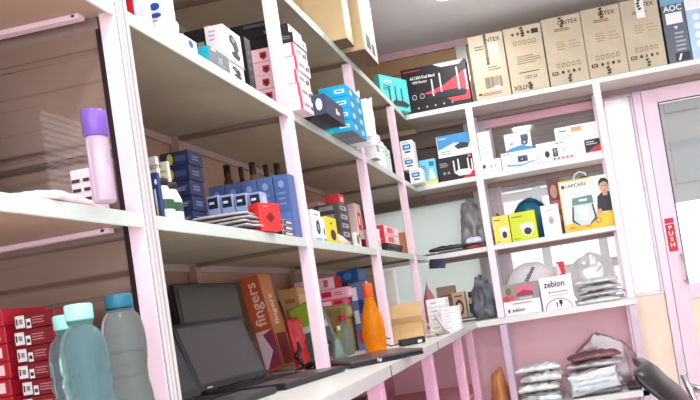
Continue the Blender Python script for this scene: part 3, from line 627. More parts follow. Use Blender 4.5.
lbox('mauve_box', 'grey pink box with a red label near the third post', 'box', (354, 203), (360, 206), .05, -.86, Z2+.05, (200, 176, 174), prints=[('X', 'rect', .2, .25, .75, .75, (196, 40, 50)), ('X', 'rect', .35, .4, .55, .65, (240, 200, 200))])
lbox('white_base_box', 'white flat box under the mauve box near the third post', 'box', (354, 232), (360, 234), .05, -.86, Z2, (236, 236, 230), prints=[('X', 'ell', .5, .6, .22, .3, (60, 120, 90))])
lbox('small_white_carton', 'small white carton behind the third post', 'box', (374, 228), (379, 230), .05, -.85, Z2, (240, 238, 236), prints=[('X', 'rect', .2, .2, .8, .5, (220, 190, 190))])
# red twin boxes past the third post
A = U(382, 224, X=-.86); yy0 = 3.24
zz = [Z2, Z2+.03]; L, S = lgeo((383, 224.5), (397, 226), .13, -.84, Z2+.045)
box('black_flat_carton', 'flat black carton under the two red boxes, lower', 'box', (L[0]+.005, L[1], Z2), (S[0], S[1]+.02, .022), (40, 36, 40), prints=[('X', 'lines', .2, .3, .8, .7, 1, (120, 116, 120))])
box('black_flat_carton', 'flat black carton directly under the two red boxes', 'box', (L[0]+.01, L[1]+.01, Z2+.0225), (S[0], S[1]+.01, .022), (46, 40, 44), prints=[('X', 'lines', .2, .3, .8, .7, 1, (130, 126, 130))])
for k in range(2):
    box('crimson_gift_box', 'crimson box with a white right side, %s of two past the third post' % ('lower', 'upper')[k], 'box', (L[0], L[1], Z2+.0455+k*S[2]/2), (S[0], S[1], S[2]/2-.001), (222, 44, 66), faces={'X': (238, 210, 212)}, prints=[('Y', 'lines', .4, .35, .9, .65, 2, (240, 130, 140)), ('X', 'rect', .2, .2, .6, .8, (226, 90, 104))])
lbox('tan_small_box', 'tan small box right of the red twin boxes', 'box', (404, 232), (408, 233), .06, -.86, Z2, (222, 150, 110), prints=[('X', 'rect', .2, .2, .8, .6, (240, 214, 200))])
# ==================================================================== ON THE WORKTOP
def laptop(label, hL, hR, scr_h, ang, base_d, basec, screenc, name='laptop', keys=True):
    """open laptop: hinge from hL to hR (ground points), screen leaning back by ang degrees, base reaching forward"""
    hL, hR = Vector(hL), Vector(hR); w = (hR-hL).length; ux = (hR-hL).normalized(); c = (hL+hR)/2
    rz = math.atan2(ux.y, ux.x)
    t = empty(name, c, label, 'laptop', rz=rz)
    BC = mat(basec, .4); th = .017
    # local x along hinge, -y forward
    part('base', (-w/2, -base_d, 0), (w/2, 0, th), BC, t, .003)
    if keys:
        bm = bmesh.new()
        for r in range(5):
            for k in range(14):
                x = -w*.43+k*w*.0615; y = -.028-r*.0185; cuboid(bm, (x, y-.0155, th+.0002), (x+w*.053, y, th+.0022))
        o = link('keys', finish(bm, 'keys'), mat((40, 41, 44), .5), t); tag(o, 'small black keyboard keys', kind='stuff')
        part('palm_rest', (-w*.47, -base_d+.006, th), (w*.47, -base_d*.56, th+.0008), mat((96, 90, 96), .35), t); part('touchpad', (-w*.12, -base_d+.012, th+.0009), (w*.1, -base_d*.62, th+.0014), mat((70, 66, 72), .3), t)
    s = bpy.data.objects.new('screen_lid', boxmesh('lid', (-w/2, -.004, 0), (w/2, .005, scr_h), .002)); COL.objects.link(s); s.data.materials.append(mat((48, 50, 53), .35)); s.parent = t
    s.location = (0, 0, th+.002); s.rotation_euler = (math.radians(-ang), 0, 0)
    part('screen_panel', (-w/2+.012, -.0052, .02), (w/2-.012, -.0041, scr_h-.014), mat(screenc, .22, var=.1, scale=3), s)
    part('logo_badge', (-w/2+.03, -.0056, .006), (-w/2+.05, -.0042, .010), mat((226, 226, 230), .3), s)
    for x in (-w*.35, w*.35): link('hinge', tube('hinge', [(x-.02, 0, th), (x+.02, 0, th)], .006), DARK, t)
    return t
# main open laptop
hR = U(267, 379, Z=Z3); hL = U(196, 401, Z=Z3)
dirv = Vector((.208, .978, 0)); hR = Vector((-1.0, 2.02, Z3)); hL = hR-dirv*.30
laptop('open black laptop with grey screen facing the aisle, near the post', hL, hR, .215, 20, .29, (38, 38, 41), (92, 88, 92))
# second laptop to the left, mostly behind the near post
dirv = Vector((.08, .997, 0)); pR = Vector((-1.015, 1.655, Z3)); pL = pR-dirv*.28
laptop('open dark laptop half hidden behind the near post', pL, pR, .225, 20, .225, (36, 38, 40), (62, 72, 74))
# dark flat monitor leaning on the wall behind
e = empty('monitor', (-1.135, 2.0, Z3), 'large dark monitor panel standing by the wall behind the laptops', 'monitor', rz=math.radians(90))
hm = .345
m_ = link('casing', boxmesh('casing', (-.185, -.010, .004), (.185, .012, hm), .004), mat((34, 34, 37), .4), e); m_.rotation_euler = (math.radians(-4), 0, 0)
part('screen_panel', (-.175, -.0115, .015), (.175, -.0101, hm-.015), mat((46, 42, 45), .25), m_)
# orange box with vertical lettering
A = U(262, 274, Y=2.30); B = U(243, 277, Y=2.30)
xw = A.x-B.x
o = box('orange_box', 'tall orange box with vertical lettering behind the laptop', 'box', ((A.x+B.x)/2+.03, 2.36, Z3+xw/2*math.sin(.15)+.002), (xw, .10, (A.z+B.z)/2-Z3-.005), (206, 92, 48), faces={'X': (196, 130, 86)}, tilt=(0, -.15),
        prints=[('Y', 'text', 'fingers', .52, .70, .115, (248, 206, 190), 90, 1.1), ('X', 'text', 'fingers', .5, .62, .09, (246, 214, 196), 90), ('Y', 'rect', .06, .03, .94, .42, (236, 206, 220)), ('Y', 'poly', [(.2, .03), (.7, .2), (.4, .38), (.94, .42), (.94, .03)], (150, 60, 90)), ('X', 'rect', .1, .03, .9, .36, (150, 40, 48))])
box('tan_box', 'tan upright box right behind the orange lettered box', 'box', (A.x+.0, 2.55, Z3), (.08, .10, .31), (196, 152, 96), prints=[('X', 'rect', .1, .6, .9, .9, (214, 180, 130)), ('Y', 'lines', .3, .5, .9, .9, 3, (150, 110, 70))])
REDP = mat((190, 30, 40), .25, var=.2, scale=14)
pouch('red_packet', 'glossy red hanging packet with black earphones beside the orange box', 'packet', (A.x+.085, 2.31, Z3+.095), (.185, .10, .035), REDP, 51, 0, (0, math.pi/2-.1))
e = link('earphones', tube('earphones', [(0, 0, .10), (.012, -.01, .075), (-.006, -.014, .05), (.01, -.016, .03), (.02, -.01, .012), (.0, -.012, .006)], .006, 8, [.004, .008, .012, .014, .01, .004]), mat((24, 22, 24), .4), None, (A.x+.125, 2.235, Z3)); tag(e, 'black earphones dangling in front of the red packet', 'earphones')
# tilted grey and green panel box leaning by the post
e = box('green_grey_box', 'grey box with a green top leaning behind the post', 'box', (-.975, 2.47, Z3+.026), (.13, .03, .225), (96, 104, 104), tilt=(-.10, -.30), prints=[('Y', 'poly', [(0, .62), (1, .55), (1, .98), (0, .98)], (150, 178, 52)), ('Y', 'poly', [(0, .5), (1, .43), (1, .55), (0, .62)], (214, 218, 216)), ('Y', 'lines', .4, .08, .9, .16, 1, (190, 196, 196)), ('Y', 'poly', [(.6, .98), (1, .66), (1, .98)], (214, 110, 60))])
tag(link('black_rod', tube('black_rod', [U(279, 301, Y=2.40), U(302, 366, Y=2.36)], .0035), DARK), 'thin black rod leaning left of the green topped box', 'rod')
box('pink_upright_box', 'dusty pink upright box by the wall beside the near post', 'box', (-1.14, 1.60, Z3), (.05, .06, .31), (206, 120, 150), prints=[('Y', 'rect', .1, .1, .9, .5, (190, 96, 130)), ('X', 'rect', .1, .1, .9, .5, (190, 96, 130))])
# mouse with cable
g = U(302, 375, Z=Z3+.01); t = empty('computer_mouse', (-.895, 2.14, Z3), 'glossy black computer mouse on the worktop behind the laptop', 'mouse', rz=.4)
me = bagmesh(.065, .105, .036, 3, 0, .8, 3); link('shell', me, mat((24, 24, 26), .2), t)
link('cable', tube('cable', [(0, .05, .01), (-.02, .08, .006), (-.05, .08, .005), (-.06, .05, .005)], .002), DARK, t); link('scroll_wheel', lathe('wheel', [(.007, -.003), (.007, .003)], 12), mat((70, 70, 74), .4), t, (0, -.03, .033), (0, math.pi/2, 0))
# closed laptop past the post
c1 = U(330, 369, Z=Z3); c2 = U(376, 367, Z=Z3); c3 = U(392, 352, Z=Z3+.02); 
t = empty('closed_laptop', (-.692, 2.185, Z3), 'closed black laptop lying on the worktop past the post', 'laptop', rz=math.radians(38))
part('base', (-.13, -.13, 0), (.13, .13, .011), mat((26, 26, 29), .4), t, .003); part('lid', (-.13, -.13, .0115), (.13, .13, .021), mat((76, 70, 74), .3), t, .003)
me = textmesh('hp', mat((220, 220, 224), .4, var=0)); k = link('lettering', me, None, t); k.matrix_local = Matrix.Translation((-.03, -.1306, .011)) @ Matrix.Rotation(math.radians(90), 4, 'X') @ Matrix.Diagonal((.012, .012, 1, 1))
# glass tumbler
g = U(340, 357, Z=Z3+.02); t = link('glass_tumbler', lathe('tumbler', [(.024, 0), (.027, .003), (.033, .085), (.0315, .085), (.026, .006), (.002, .006)], 28, False), mat((214, 232, 228), .05, trans=.9, ior=1.25, var=.02), None, (-.90, 2.42, Z3)); tag(t, 'clear glass tumbler standing behind the closed laptop', 'glass')
# clear bottle with green content and red cap
def glass_bottle(label, x, y, h, r, c, capc):
    t = empty('glass_bottle', (x, y, Z3), label, 'bottle')
    link('body', lathe('body', [(r*.9, 0), (r, .004), (r, h*.5), (r*.95, h*.58), (r*.45, h*.74), (r*.4, h*.9)], 24), mat(c, .08, trans=.7, ior=1.2, var=.03), t)
    link('cap', lathe('cap', [(r*.46, h*.86), (r*.5, h*.87), (r*.5, h), (r*.42, h)], 20), mat(capc, .4), t)
glass_bottle('greenish clear bottle with a red cap left of the orange bottle', -.955, 2.66, .17, .033, (176, 196, 180), (190, 40, 70))
glass_bottle('small olive oil bottle between tumbler and greenish bottle', -.93, 2.53, .13, .016, (176, 180, 90), (200, 190, 150))
# orange bottle
A = U(376, 352, Z=Z3); y = A.y if A.y > 2.2 else 2.5
t = empty('orange_bottle', (-.825, 2.655, Z3), 'tall translucent orange water bottle with orange cap', 'bottle')
hO = .285; r = .0475
prof = [(r*.86, 0), (r*.92, .003)]
for k in range(33):
    q = k/32; z = .004+q*.205
    rr = r*(.9+.10*math.sin(min(1, q/.62)*math.pi*.9)) if q < .62 else r*(.928-.50*((q-.62)/.38)**1.15)
    prof.append((rr-(.0012 if 5 < k < 20 and k % 3 == 0 else 0), z))
link('body', lathe('body', prof+[(r*.42, .226), (r*.40, .23)], 32), mat((250, 150, 24), .15, trans=.45, ior=1.2, var=.12, scale=40), t)
link('cap', lathe('cap', [(r*.43, .228), (r*.47, .23), (r*.44, hO-.004), (r*.38, hO)], 28), mat((228, 84, 30), .35), t)
link('cap_nub', lathe('nub', [(.004, hO), (.004, hO+.008), (.002, hO+.01)], 10), mat((240, 230, 220), .4), t)
# boxes piled behind, second bay
def wpile(name, label, px0, px1, ytop, y, zb, dep, col, **k):
    A = U(px0, ytop, Y=y); B = U(px1, ytop-(px1-px0)*.157, Y=y)
    return box(name, label, 'box', ((A.x+B.x)/2, y+dep/2, zb), (B.x-A.x, dep, (A.z+B.z)/2-zb), col, **k), (A.z+B.z)/2
o, zt = wpile('olive_carton', 'olive brown carton on the worktop behind the tumbler', 320, 345, 322, 2.78, Z3, .12, (176, 146, 92), prints=[('Y', 'lines', .1, .2, .9, .8, 3, (130, 100, 60)), ('X', 'rect', .2, .2, .8, .8, (190, 170, 120))])
o, zu = wpile('olive_carton', 'olive green carton on top of the brown carton behind the tumbler', 320, 345, 308, 2.78, zt+.001, .12, (164, 150, 96), prints=[('Y', 'rect', .06, .15, .8, .8, (140, 128, 70)), ('X', 'rect', .2, .2, .8, .8, (200, 190, 150))])
o, zv = wpile('crimson_flat_box', 'flat crimson and white box on the olive cartons', 318, 344, 302, 2.78, zu+.001, .12, (226, 90, 120), prints=[('Y', 'rect', .1, .1, .5, .8, (246, 230, 236)), ('Y', 'rect', .6, .2, .9, .7, (180, 24, 50))])
o, zw = wpile('pink_toner_box', 'pink toner box with a red label above the olive cartons', 318, 346, 291, 2.78, zv+.001, .12, (240, 176, 196), prints=[('Y', 'rect', .1, .25, .45, .75, (206, 40, 70)), ('Y', 'lines', .55, .3, .9, .7, 2, (190, 90, 120)), ('X', 'rect', .2, .2, .8, .8, (250, 220, 228))])
o, zx = wpile('white_pink_box', 'whitish pink box with red end on the pink toner box', 318, 333, 279, 2.79, zw+.001, .1, (244, 214, 222), faces={'X': (200, 30, 44)}, prints=[('Y', 'rect', .3, .2, .6, .8, (214, 90, 120))])
o, zp = wpile('pink_white_box', 'pink and white box on the worktop left of the second post', 293, 312, 296, 2.72, Z3, .10, (238, 170, 188), prints=[('Y', 'rect', .08, .82, .92, .98, (246, 226, 232)), ('Y', 'lines', .1, .2, .9, .7, 6, (210, 120, 150))])
o, zq = wpile('pink_white_box', 'small pale pink box on the box left of the second post', 294, 305, 283, 2.73, zp+.001, .08, (246, 206, 216), prints=[('Y', 'poly', [(.4, .2), (.6, .2), (.5, .8)], (150, 40, 70))])
o, za = wpile('blue_box_small', 'blue and white box behind the cap of the orange bottle', 349, 362, 285, 2.86, Z3+.0, .1, (96, 120, 180), prints=[('Y', 'rect', .1, .75, .5, .95, (226, 230, 240)), ('Y', 'rect', .5, .55, .9, .75, (40, 60, 130)), ('Y', 'rect', .1, .4, .45, .6, (236, 226, 230)), ('Y', 'ell', .4, .2, .25, .12, (190, 40, 60)), ('Y', 'rect', .6, .1, .9, .4, (214, 216, 224))])
o, zc = wpile('royal_blue_box', 'royal blue box on top of the pile behind the orange bottle', 336, 357, 272, 2.92, max(za, zx)-.03, .11, (34, 84, 158), prints=[('Y', 'ell', .5, .5, .2, .3, (70, 130, 196)), ('X', 'rect', .1, .2, .9, .8, (60, 110, 180))])
o, zd = wpile('navy_carton', 'dark navy carton supporting the royal blue box', 336, 347, 283, 2.92, Z3, .11, (60, 56, 80), prints=[('Y', 'rect', .2, .7, .8, .9, (226, 220, 226))])
# tall white cards by the glass past the third post
o, zz_ = wpile('white_card_box', 'tall white box with green marks behind the third post', 384, 393, 271, 3.40, Z3, .05, (244, 246, 244), prints=[('Y', 'rect', .2, .34, .8, .36, (150, 190, 170)), ('Y', 'rect', .2, .04, .8, .08, (60, 60, 60))])
# open cardboard box
t = empty('open_carton', (-.80, 3.07, Z3), 'open cardboard box with loose flaps on the worktop', 'carton', rz=math.radians(12))
KM = mat((214, 178, 128), .7, var=.08, scale=14); KI = mat((182, 146, 98), .8)
part('front_panel', (-.09, -.08, 0), (.09, -.077, .085), KM, t); part('back_panel', (-.09, .077, 0), (.09, .08, .085), KM, t); part('side_panel', (-.09, -.077, 0), (-.087, .077, .085), KM, t); part('side_panel', (.087, -.077, 0), (.09, .077, .085), KM, t); part('bottom_panel', (-.087, -.077, 0), (.087, .077, .003), KI, t)
for (nm, mx, loc, rot) in (('flap', (.18, .10), (0, .08, .086), (math.radians(62), 0, 0)), ('flap', (.18, .065), (0, -.083, .086), (math.radians(-208), 0, 0))):
    f = link(nm, boxmesh('flap', (-mx[0]/2, 0, -.0015), (mx[0]/2, mx[1], .0015)), KM, t, loc, rot)
f = link('flap', boxmesh('flap', (0, -.075, -.0015), (.10, .075, .0015)), KM, t, (.092, 0, .085), (0, math.radians(48), 0))
f = link('flap', boxmesh('flap', (-.09, -.075, -.0015), (0, .075, .0015)), KM, t, (-.094, 0, .085), (0, math.radians(-72), 0))
part('paper_slip', (-.05, -.03, .088), (.0, .03, .1), mat((246, 246, 244), .6), t)
# black adapter with yellow sticker
g = U(412, 342, Z=Z3+.01); t = empty('power_adapter', (g.x, g.y, Z3), 'black power adapter with a yellow sticker before the open carton', 'adapter', rz=.5)
part('housing', (-.055, -.022, 0), (.055, .022, .028), mat((24, 24, 26), .4), t, .004); part('sticker', (.0555, -.016, .005), (.057, .016, .024), mat((226, 216, 90), .5), t); part('plug_face', (.02, -.0235, .004), (.038, -.0225, .016), mat((236, 236, 236), .4), t)
link('cable', tube('cable', [(-.055, 0, .012), (-.09, .01, .008), (-.12, .04, .03), (-.11, .08, .05), (-.07, .09, .035)], .0028), DARK, t)
pouch('red_white_packet', 'red and white packet leaning between carton and white boxes', 'packet', (-.655, 3.21, Z3+.05), (.10, .06, .02), mat((236, 196, 200), .4, var=.35, scale=22), 61, .3, (0, 1.1))
pouch('grey_packet', 'small grey packet lying by the white boxes', 'packet', (-.63, 3.13, Z3), (.06, .05, .02), mat((150, 146, 156), .4), 62, .3)
# white box stack in the corner
A = U(425.5, 300, Y=3.42); B = U(444.5, 297, Y=3.42); w_ = B.x-A.x; hh = (A.z-Z3)/4
for k in range(4):
    box('white_carton_small', 'small white carton in the taller corner stack, %s' % ('lowest', 'second up', 'third up', 'topmost')[k], 'box', ((A.x+B.x)/2, 3.47, Z3+k*hh), (w_, .10, hh-.0012), (248, 246, 248), group='taller stack of white cartons', prints=[('Y', 'lines', .2, .3, .7, .7, 1, (200, 196, 200)), ('X', 'lines', .2, .3, .7, .7, 1, (210, 206, 210))])
A = U(440, 308, Y=3.32); B = U(457, 304, Y=3.32); w_ = B.x-A.x; hh = (A.z-Z3)/4
for k in range(4):
    box('white_carton_small', 'small white carton in the shorter corner stack, %s' % ('lowest', 'second up', 'third up', 'topmost')[k], 'box', ((A.x+B.x)/2, 3.36, Z3+k*hh), (w_, .08, hh-.0012), (248, 246, 248), group='shorter stack of white cartons', prints=[('Y', 'lines', .2, .3, .7, .7, 1, (200, 196, 200))])
# under the worktop
for k in range(3):
    box('blue_under_box', 'blue box with white print in the cupboard below the worktop, %s' % ('lowest', 'middle', 'topmost')[k], 'box', (-.83, 2.52, .4565+k*.06), (.20, .22, .0585), (50, 84, 150), group='blue boxes in the cupboard', prints=[('Y', 'rect', .6, .2, .9, .8, (214, 220, 232)), ('X', 'lines', .1, .2, .8, .8, 2, (170, 190, 220))])
box('brown_under_box', 'narrow brown box standing in the cupboard below the worktop', 'box', (-.74, 2.18, .4565), (.06, .05, .30), (176, 128, 84), prints=[('Y', 'ell', .5, .6, .2, .1, (120, 80, 50))])
box('dark_under_box', 'black box standing in the cupboard near the joint', 'box', (-.72, 2.06, .4565), (.06, .05, .31), (40, 36, 38), prints=[('Y', 'rect', .2, .4, .8, .6, (70, 66, 68))])
# ==================================================================== TOP BACK SHELF
YF = YB+.008
# teal router box turned towards the aisle, on the corner
A = U(378, 74, Z=2.395); B = U(406, 80, Z=2.395); vv = B-A; L = ((A.x+B.x)/2-.02, (A.y+B.y)/2+.015, Z0); S = (vv.length, .05, 2.395-Z0)
ROUT = lambda f, c: [(f, 'poly', [(.12, .18), (.88, .26), (.95, .36), (.3, .34), (.1, .26)], c)]
box('teal_router_box', 'bright teal router box standing in the corner of the top shelf', 'box', L, S, (92, 206, 206), rz=math.atan2(vv.y, vv.x), prints=[('Y', 'text', 'tp-link', .28, .85, .10, (236, 250, 250)), ('Y', 'rect', .28, .25, .33, .70, (20, 60, 70)), ('Y', 'rect', .5, .25, .54, .72, (20, 60, 70)), ('Y', 'rect', .72, .25, .76, .70, (20, 60, 70)), ('Y', 'poly', [(.3, .12), (.9, .12), (.98, .22), (.8, .3), (.45, .3)], (60, 70, 80)), ('Y', 'lines', .1, .55, .4, .72, 3, (40, 130, 140))])
o = bbox('black_router_box', 'wide black and red router box on the top shelf', 'box', (400, 71), (464.5, 57.5), .10, YF, Z0, (34, 30, 36),
     prints=[('Y', 'poly', [(.3, .38), (.62, .5), (1, .78), (1, .1), (.75, .1), (.5, .34)], (224, 66, 84)), ('Y', 'poly', [(.35, .3), (.55, .38), (.85, .38), (.97, .3), (.93, .2), (.4, .2)], (40, 42, 50)), ('Y', 'poly', [(.38, .24), (.93, .24), (.93, .2), (.4, .2)], (20, 20, 24)),
             ('Y', 'rect', .44, .30, .465, .68, (196, 204, 214)), ('Y', 'rect', .57, .36, .595, .78, (196, 204, 214)), ('Y', 'rect', .84, .34, .865, .84, (214, 220, 230)), ('Y', 'rect', .96, .3, .985, .74, (214, 220, 230)),
             ('Y', 'poly', [(.5, .99), (.97, .99), (.9, .9), (.62, .9)], (214, 226, 240)), ('Y', 'text', 'AC1200 Dual Band', .32, .76, .065, (236, 236, 240), 0, .8), ('Y', 'text', 'WiFi Router', .27, .66, .06, (226, 226, 230), 0, .8), ('Y', 'lines', .04, .9, .4, .95, 1, (190, 60, 70)),
             ('Y', 'ell', .16, .34, .035, .06, (190, 190, 196)), ('Y', 'ell', .28, .34, .035, .06, (190, 190, 196)), ('Y', 'ell', .16, .34, .026, .045, (34, 30, 36)), ('Y', 'ell', .28, .34, .026, .045, (34, 30, 36))]+[('Y', 'ell', .2+.13*k, .09, .013, .022, (190, 190, 196)) for k in range(5)])
CT = (196, 184, 160); CI = (84, 70, 56)
def pc_carton(label, tl, tr, kind):
    loc, size = bgeo(tl, tr, .26, YF-.003, Z0); w = size[0]
    icons = lambda v, sgn=1: [('Y', 'rect', .22+.13*k, v, .31+.13*k, v+.065, (150, 132, 108)) for k in range(5)]+[('Y', 'rect', .24+.13*k, v+.012, .29+.13*k, v+.05, CT) for k in range(5)]
    marks = lambda v: [('Y', 'rect', .08, v, .24, v+.05, (50, 44, 40)), ('Y', 'rect', .11, v+.012, .15, v+.038, CT), ('Y', 'rect', .17, v+.012, .21, v+.038, CT)]+[('Y', 'ell', .36+.14*k, v+.026, .035, .024, (120, 104, 84) if k % 2 else (50, 44, 40)) for k in range(4)]
    if kind == 'A':     # sticker, barcode
        pr = [('Y', 'rect', .07, .36, .9, .68, (206, 190, 160)), ('Y', 'text', 'INTEX', .68, .90, .065, CI), ('Y', 'lines', .16, .76, .5, .84, 2, CI), ('Y', 'bars', .32, .16, .82, .33, 22, CI), ('Y', 'rect', .62, .62, .82, .84, (244, 244, 242)), ('Y', 'lines', .45, .42, .88, .5, 2, (120, 104, 84)), ('Y', 'lines', .2, .05, .9, .1, 2, (130, 114, 92)), ('Y', 'rect', .08, .07, .18, .1, (50, 44, 40)), ('Y', 'rect', .54, .12, .72, .18, (246, 246, 244))]
    elif kind == 'B':   # upside down carton
        pr = [('Y', 'text', 'INTEX', .3, .08, .07, CI, 180), ('Y', 'text', 'IT-251', .55, .22, .05, CI, 180), ('Y', 'lines', .25, .28, .8, .31, 1, CI), ('Y', 'lines', .25, .42, .9, .56, 4, (150, 132, 108))]+icons(.72)+[('Y', 'rect', .74, .86, .92, .93, (50, 44, 40))]+[('Y', 'ell', .24+.14*k, .89, .035, .024, CI) for k in range(4)]
    else:
        pr = [('Y', 'text', 'CINTEX' if kind == 'C' else 'INTEX', .66, .90, .06, CI), ('Y', 'lines', .3, .78, .8, .83, 2, CI), ('Y', 'lines', .3, .5, .6, .64, 4, (170, 150, 124)), ('Y', 'lines', .62, .5, .92, .64, 3, (180, 160, 134))]+icons(.25)+marks(.15)
    if kind != 'A':
        rs = random.Random(ord(kind))
        for v in (.97, .93, .89, .85, .12, .08, .04):
            u = .5+rs.uniform(-.03, .03); pr.append(('Y', 'poly', [(u-.05, v), (u-.01, v+.012), (u+.04, v+.02), (u+.05, v-.004), (u+.0, v-.02), (u-.03, v-.012)], (50, 46, 44)))
    o = box('computer_case_carton', label, 'carton', loc, size, CT, prints=pr, group='computer case cartons on the top shelf', bev=.003, rough=.6)
    part('packing_tape', (-.018+.02*w, -size[1]/2-.0005, size[2]*.55), (.018+.02*w, -size[1]/2-.0001, size[2]+.0005), mat((206, 188, 152), .2), o)
    if kind in 'A': part('tape_print', (-.012, -size[1]/2-.0019, size[2]*.52), (.006, -size[1]/2-.0017, size[2]), mat((60, 56, 52), .3, var=.9, scale=60), o)
    if kind == 'E': part('torn_sticker', (-.02, -size[1]/2-.0022, size[2]*.72), (.03, -size[1]/2-.0018, size[2]), mat((244, 244, 246), .3), o)
    for s_ in (-1, 1): part('top_flap', (-w/2+.002, (-size[1]/2+.002) if s_ < 0 else .001, size[2]), (w/2-.002, -.001 if s_ < 0 else size[1]/2-.002, size[2]+.002), mat((214, 192, 154), .7), o)
    return o
pc_carton('computer case carton with a bar code and white sticker, leftmost', (467, 38), (501.5, 31), 'A')
pc_carton('computer case carton with its lettering upside down, second from left', (502.5, 30.5), (539.5, 22), 'B')
pc_carton('computer case carton with icon rows, third from left', (540.5, 21), (579, 12), 'C')
pc_carton('computer case carton with icon rows, fourth from left', (579.5, 11.5), (618, 3), 'D')
pc_carton('computer case carton with a torn white sticker, rightmost', (618.5, 2.5), (656, -5), 'E')
bbox('monitor_box', 'narrow dark grey monitor box with a blue top on the top shelf', 'box', (658.5, -4), (681, -9), .26, YF, Z0, (92, 104, 116), prints=[('Y', 'rect', 0, .84, 1, 1, (120, 176, 206)), ('Y', 'text', 'AOC', .5, .78, .085, (240, 244, 248)), ('Y', 'rect', .14, .56, .86, .72, (240, 242, 244)), ('Y', 'poly', [(.42, .52), (.62, .52), (.52, .47)], (226, 232, 238)), ('Y', 'lines', .4, .15, .9, .45, 5, (160, 170, 180)), ('Y', 'rect', .3, .02, .95, .14, (24, 26, 30)), ('Y', 'poly', [(.4, .03), (.5, .03), (.62, .12), (.52, .12)], (220, 226, 232))])
bbox('pale_blue_carton', 'pale blue and white carton at the right end of the top shelf', 'box', (682, -8), (724, -16), .26, YF, Z0, (176, 208, 236), prints=[('Y', 'rect', 0, .72, 1, 1, (244, 248, 252))]+[('Y', 'ell', .22, .22+.13*k, .09, .05, (226, 238, 248)) for k in range(4)])
# ==================================================================== BACK SHELF BELOW THE TOP
QP = [('Y', 'rect', .18, .42, .82, .74, (36, 130, 196)), ('Y', 'rect', .3, .52, .7, .64, (190, 226, 244)), ('Y', 'rect', .3, .22, .75, .32, (60, 70, 80)), ('Y', 'lines', .15, .82, .7, .9, 1, (150, 156, 160))]
A = U(402, 141, Y=3.80); B = U(413.5, 139, Y=3.80)
yq = 3.80; zt = U(402, 141, Y=yq).z; zm = U(404, 157, Y=yq).z; 
for k, (dx, zb, zt_) in enumerate(((.03, Z1, Z1+(zm-Z1)*.52), (.0, Z1+(zm-Z1)*.52+.001, zm), (0.0, zm+.001, zt))):
    box('white_blue_box', 'white box with a blue oval badge on the corner shelf, %s of three' % ('lowest', 'middle', 'topmost')[k], 'box', ((A.x+B.x)/2+dx-.015, yq+.05, zb), (B.x-A.x+.005, .09, zt_-zb), (246, 248, 248), prints=QP, group='white boxes with blue badges')
bbox('cyan_yellow_box', 'cyan box with a yellow foot standing on the corner shelf', 'box', (418.5, 161), (434.5, 158), .05, YF+.02, Z1, (120, 206, 226), prints=[('Y', 'rect', 0, 0, 1, .16, (240, 222, 110)), ('Y', 'poly', [(.5, .2), (.9, .2), (.75, .62), (.6, .62)], (226, 246, 250)), ('Y', 'lines', .1, .5, .5, .8, 4, (60, 140, 170)), ('Y', 'rect', .6, .72, .9, .9, (40, 120, 160))])
o = bbox('red_black_router_box', 'black and red router box with a white router on the corner shelf', 'box', (437, 159.5), (472.5, 152.5), .10, YF+.03, Z1, (38, 32, 38), prints=[('Y', 'poly', [(.62, 0), (1, 0), (1, .72), (.82, .3)], (206, 40, 66)), ('Y', 'poly', [(.42, .32), (.55, .42), (.85, .4), (.93, .3), (.85, .16), (.55, .16)], (244, 244, 248)), ('Y', 'rect', .42, .36, .46, .82, (240, 240, 244)), ('Y', 'rect', .55, .42, .59, .86, (240, 240, 244)), ('Y', 'rect', .82, .36, .86, .84, (240, 240, 244)), ('Y', 'rect', .92, .3, .96, .78, (240, 240, 244)), ('Y', 'lines', .05, .6, .35, .8, 3, (170, 166, 172)), ('Y', 'ell', .15, .35, .04, .06, (150, 146, 152)), ('Y', 'ell', .27, .35, .04, .06, (150, 146, 152)), ('Y', 'ell', .9, .92, .05, .06, (220, 120, 140))])
zb = Z1+o.dimensions.z if False else (U(437, 159.5, Y=YF+.03).z+U(472.5, 152.5, Y=YF+.03).z)/2
loc, size = bgeo((435.5, 137.5), (469, 131), .10, YF+.032, zb+.001)
box('blue_router_box', 'white and blue router box lying on the black router box', 'box', loc, size, (240, 244, 248), prints=[('Y', 'rect', .02, .35, 1, 1, (70, 150, 206)), ('Y', 'poly', [(.02, .35), (.5, .6), (1, .5), (1, .35)], (226, 238, 246)), ('Y', 'poly', [(.5, .45), (.7, .58), (.95, .5), (.9, .3), (.6, .28)], (50, 58, 74)), ('Y', 'lines', .08, .1, .4, .3, 2, (150, 170, 190)), ('Y', 'lines', .06, .82, .35, .9, 1, (226, 240, 248))])
bbox('white_tall_carton', 'plain white upright carton right of the back post', 'box', (476.5, 133), (489, 131), .06, YF+.06, Z1, (246, 244, 246), prints=[('Y', 'lines', .2, .5, .8, .9, 5, (206, 204, 206))])
bbox('white_low_carton', 'low white carton with a dark dot in front of the white upright carton', 'box', (480.5, 161.5), (500, 157.5), .05, YF, Z1, (248, 246, 248), prints=[('Y', 'ell', .15, .55, .08, .16, (50, 50, 56)), ('Y', 'ell', .5, .5, .05, .1, (150, 150, 156)), ('Y', 'ell', .72, .5, .05, .1, (160, 160, 166)), ('Y', 'lines', .3, .1, .9, .25, 1, (190, 190, 194))])
o = bbox('white_camera_box', 'white box with a black camera on a blue swoosh', 'box', (500.5, 154.5), (535.5, 147.5), .09, YF, Z1, (246, 248, 250), prints=[('Y', 'poly', [(.12, .2), (.5, .08), (.92, .25), (.95, .36), (.55, .2), (.15, .32)], (120, 170, 210)), ('Y', 'rect', .46, .34, .74, .7, (70, 84, 104)), ('Y', 'ell', .58, .5, .09, .14, (24, 28, 36)), ('Y', 'ell', .58, .5, .04, .07, (140, 160, 190)), ('Y', 'lines', .05, .85, .3, .93, 1, (60, 70, 130))])
zb = (U(500.5, 154.5, Y=YF).z+U(535.5, 147.5, Y=YF).z)/2+.001
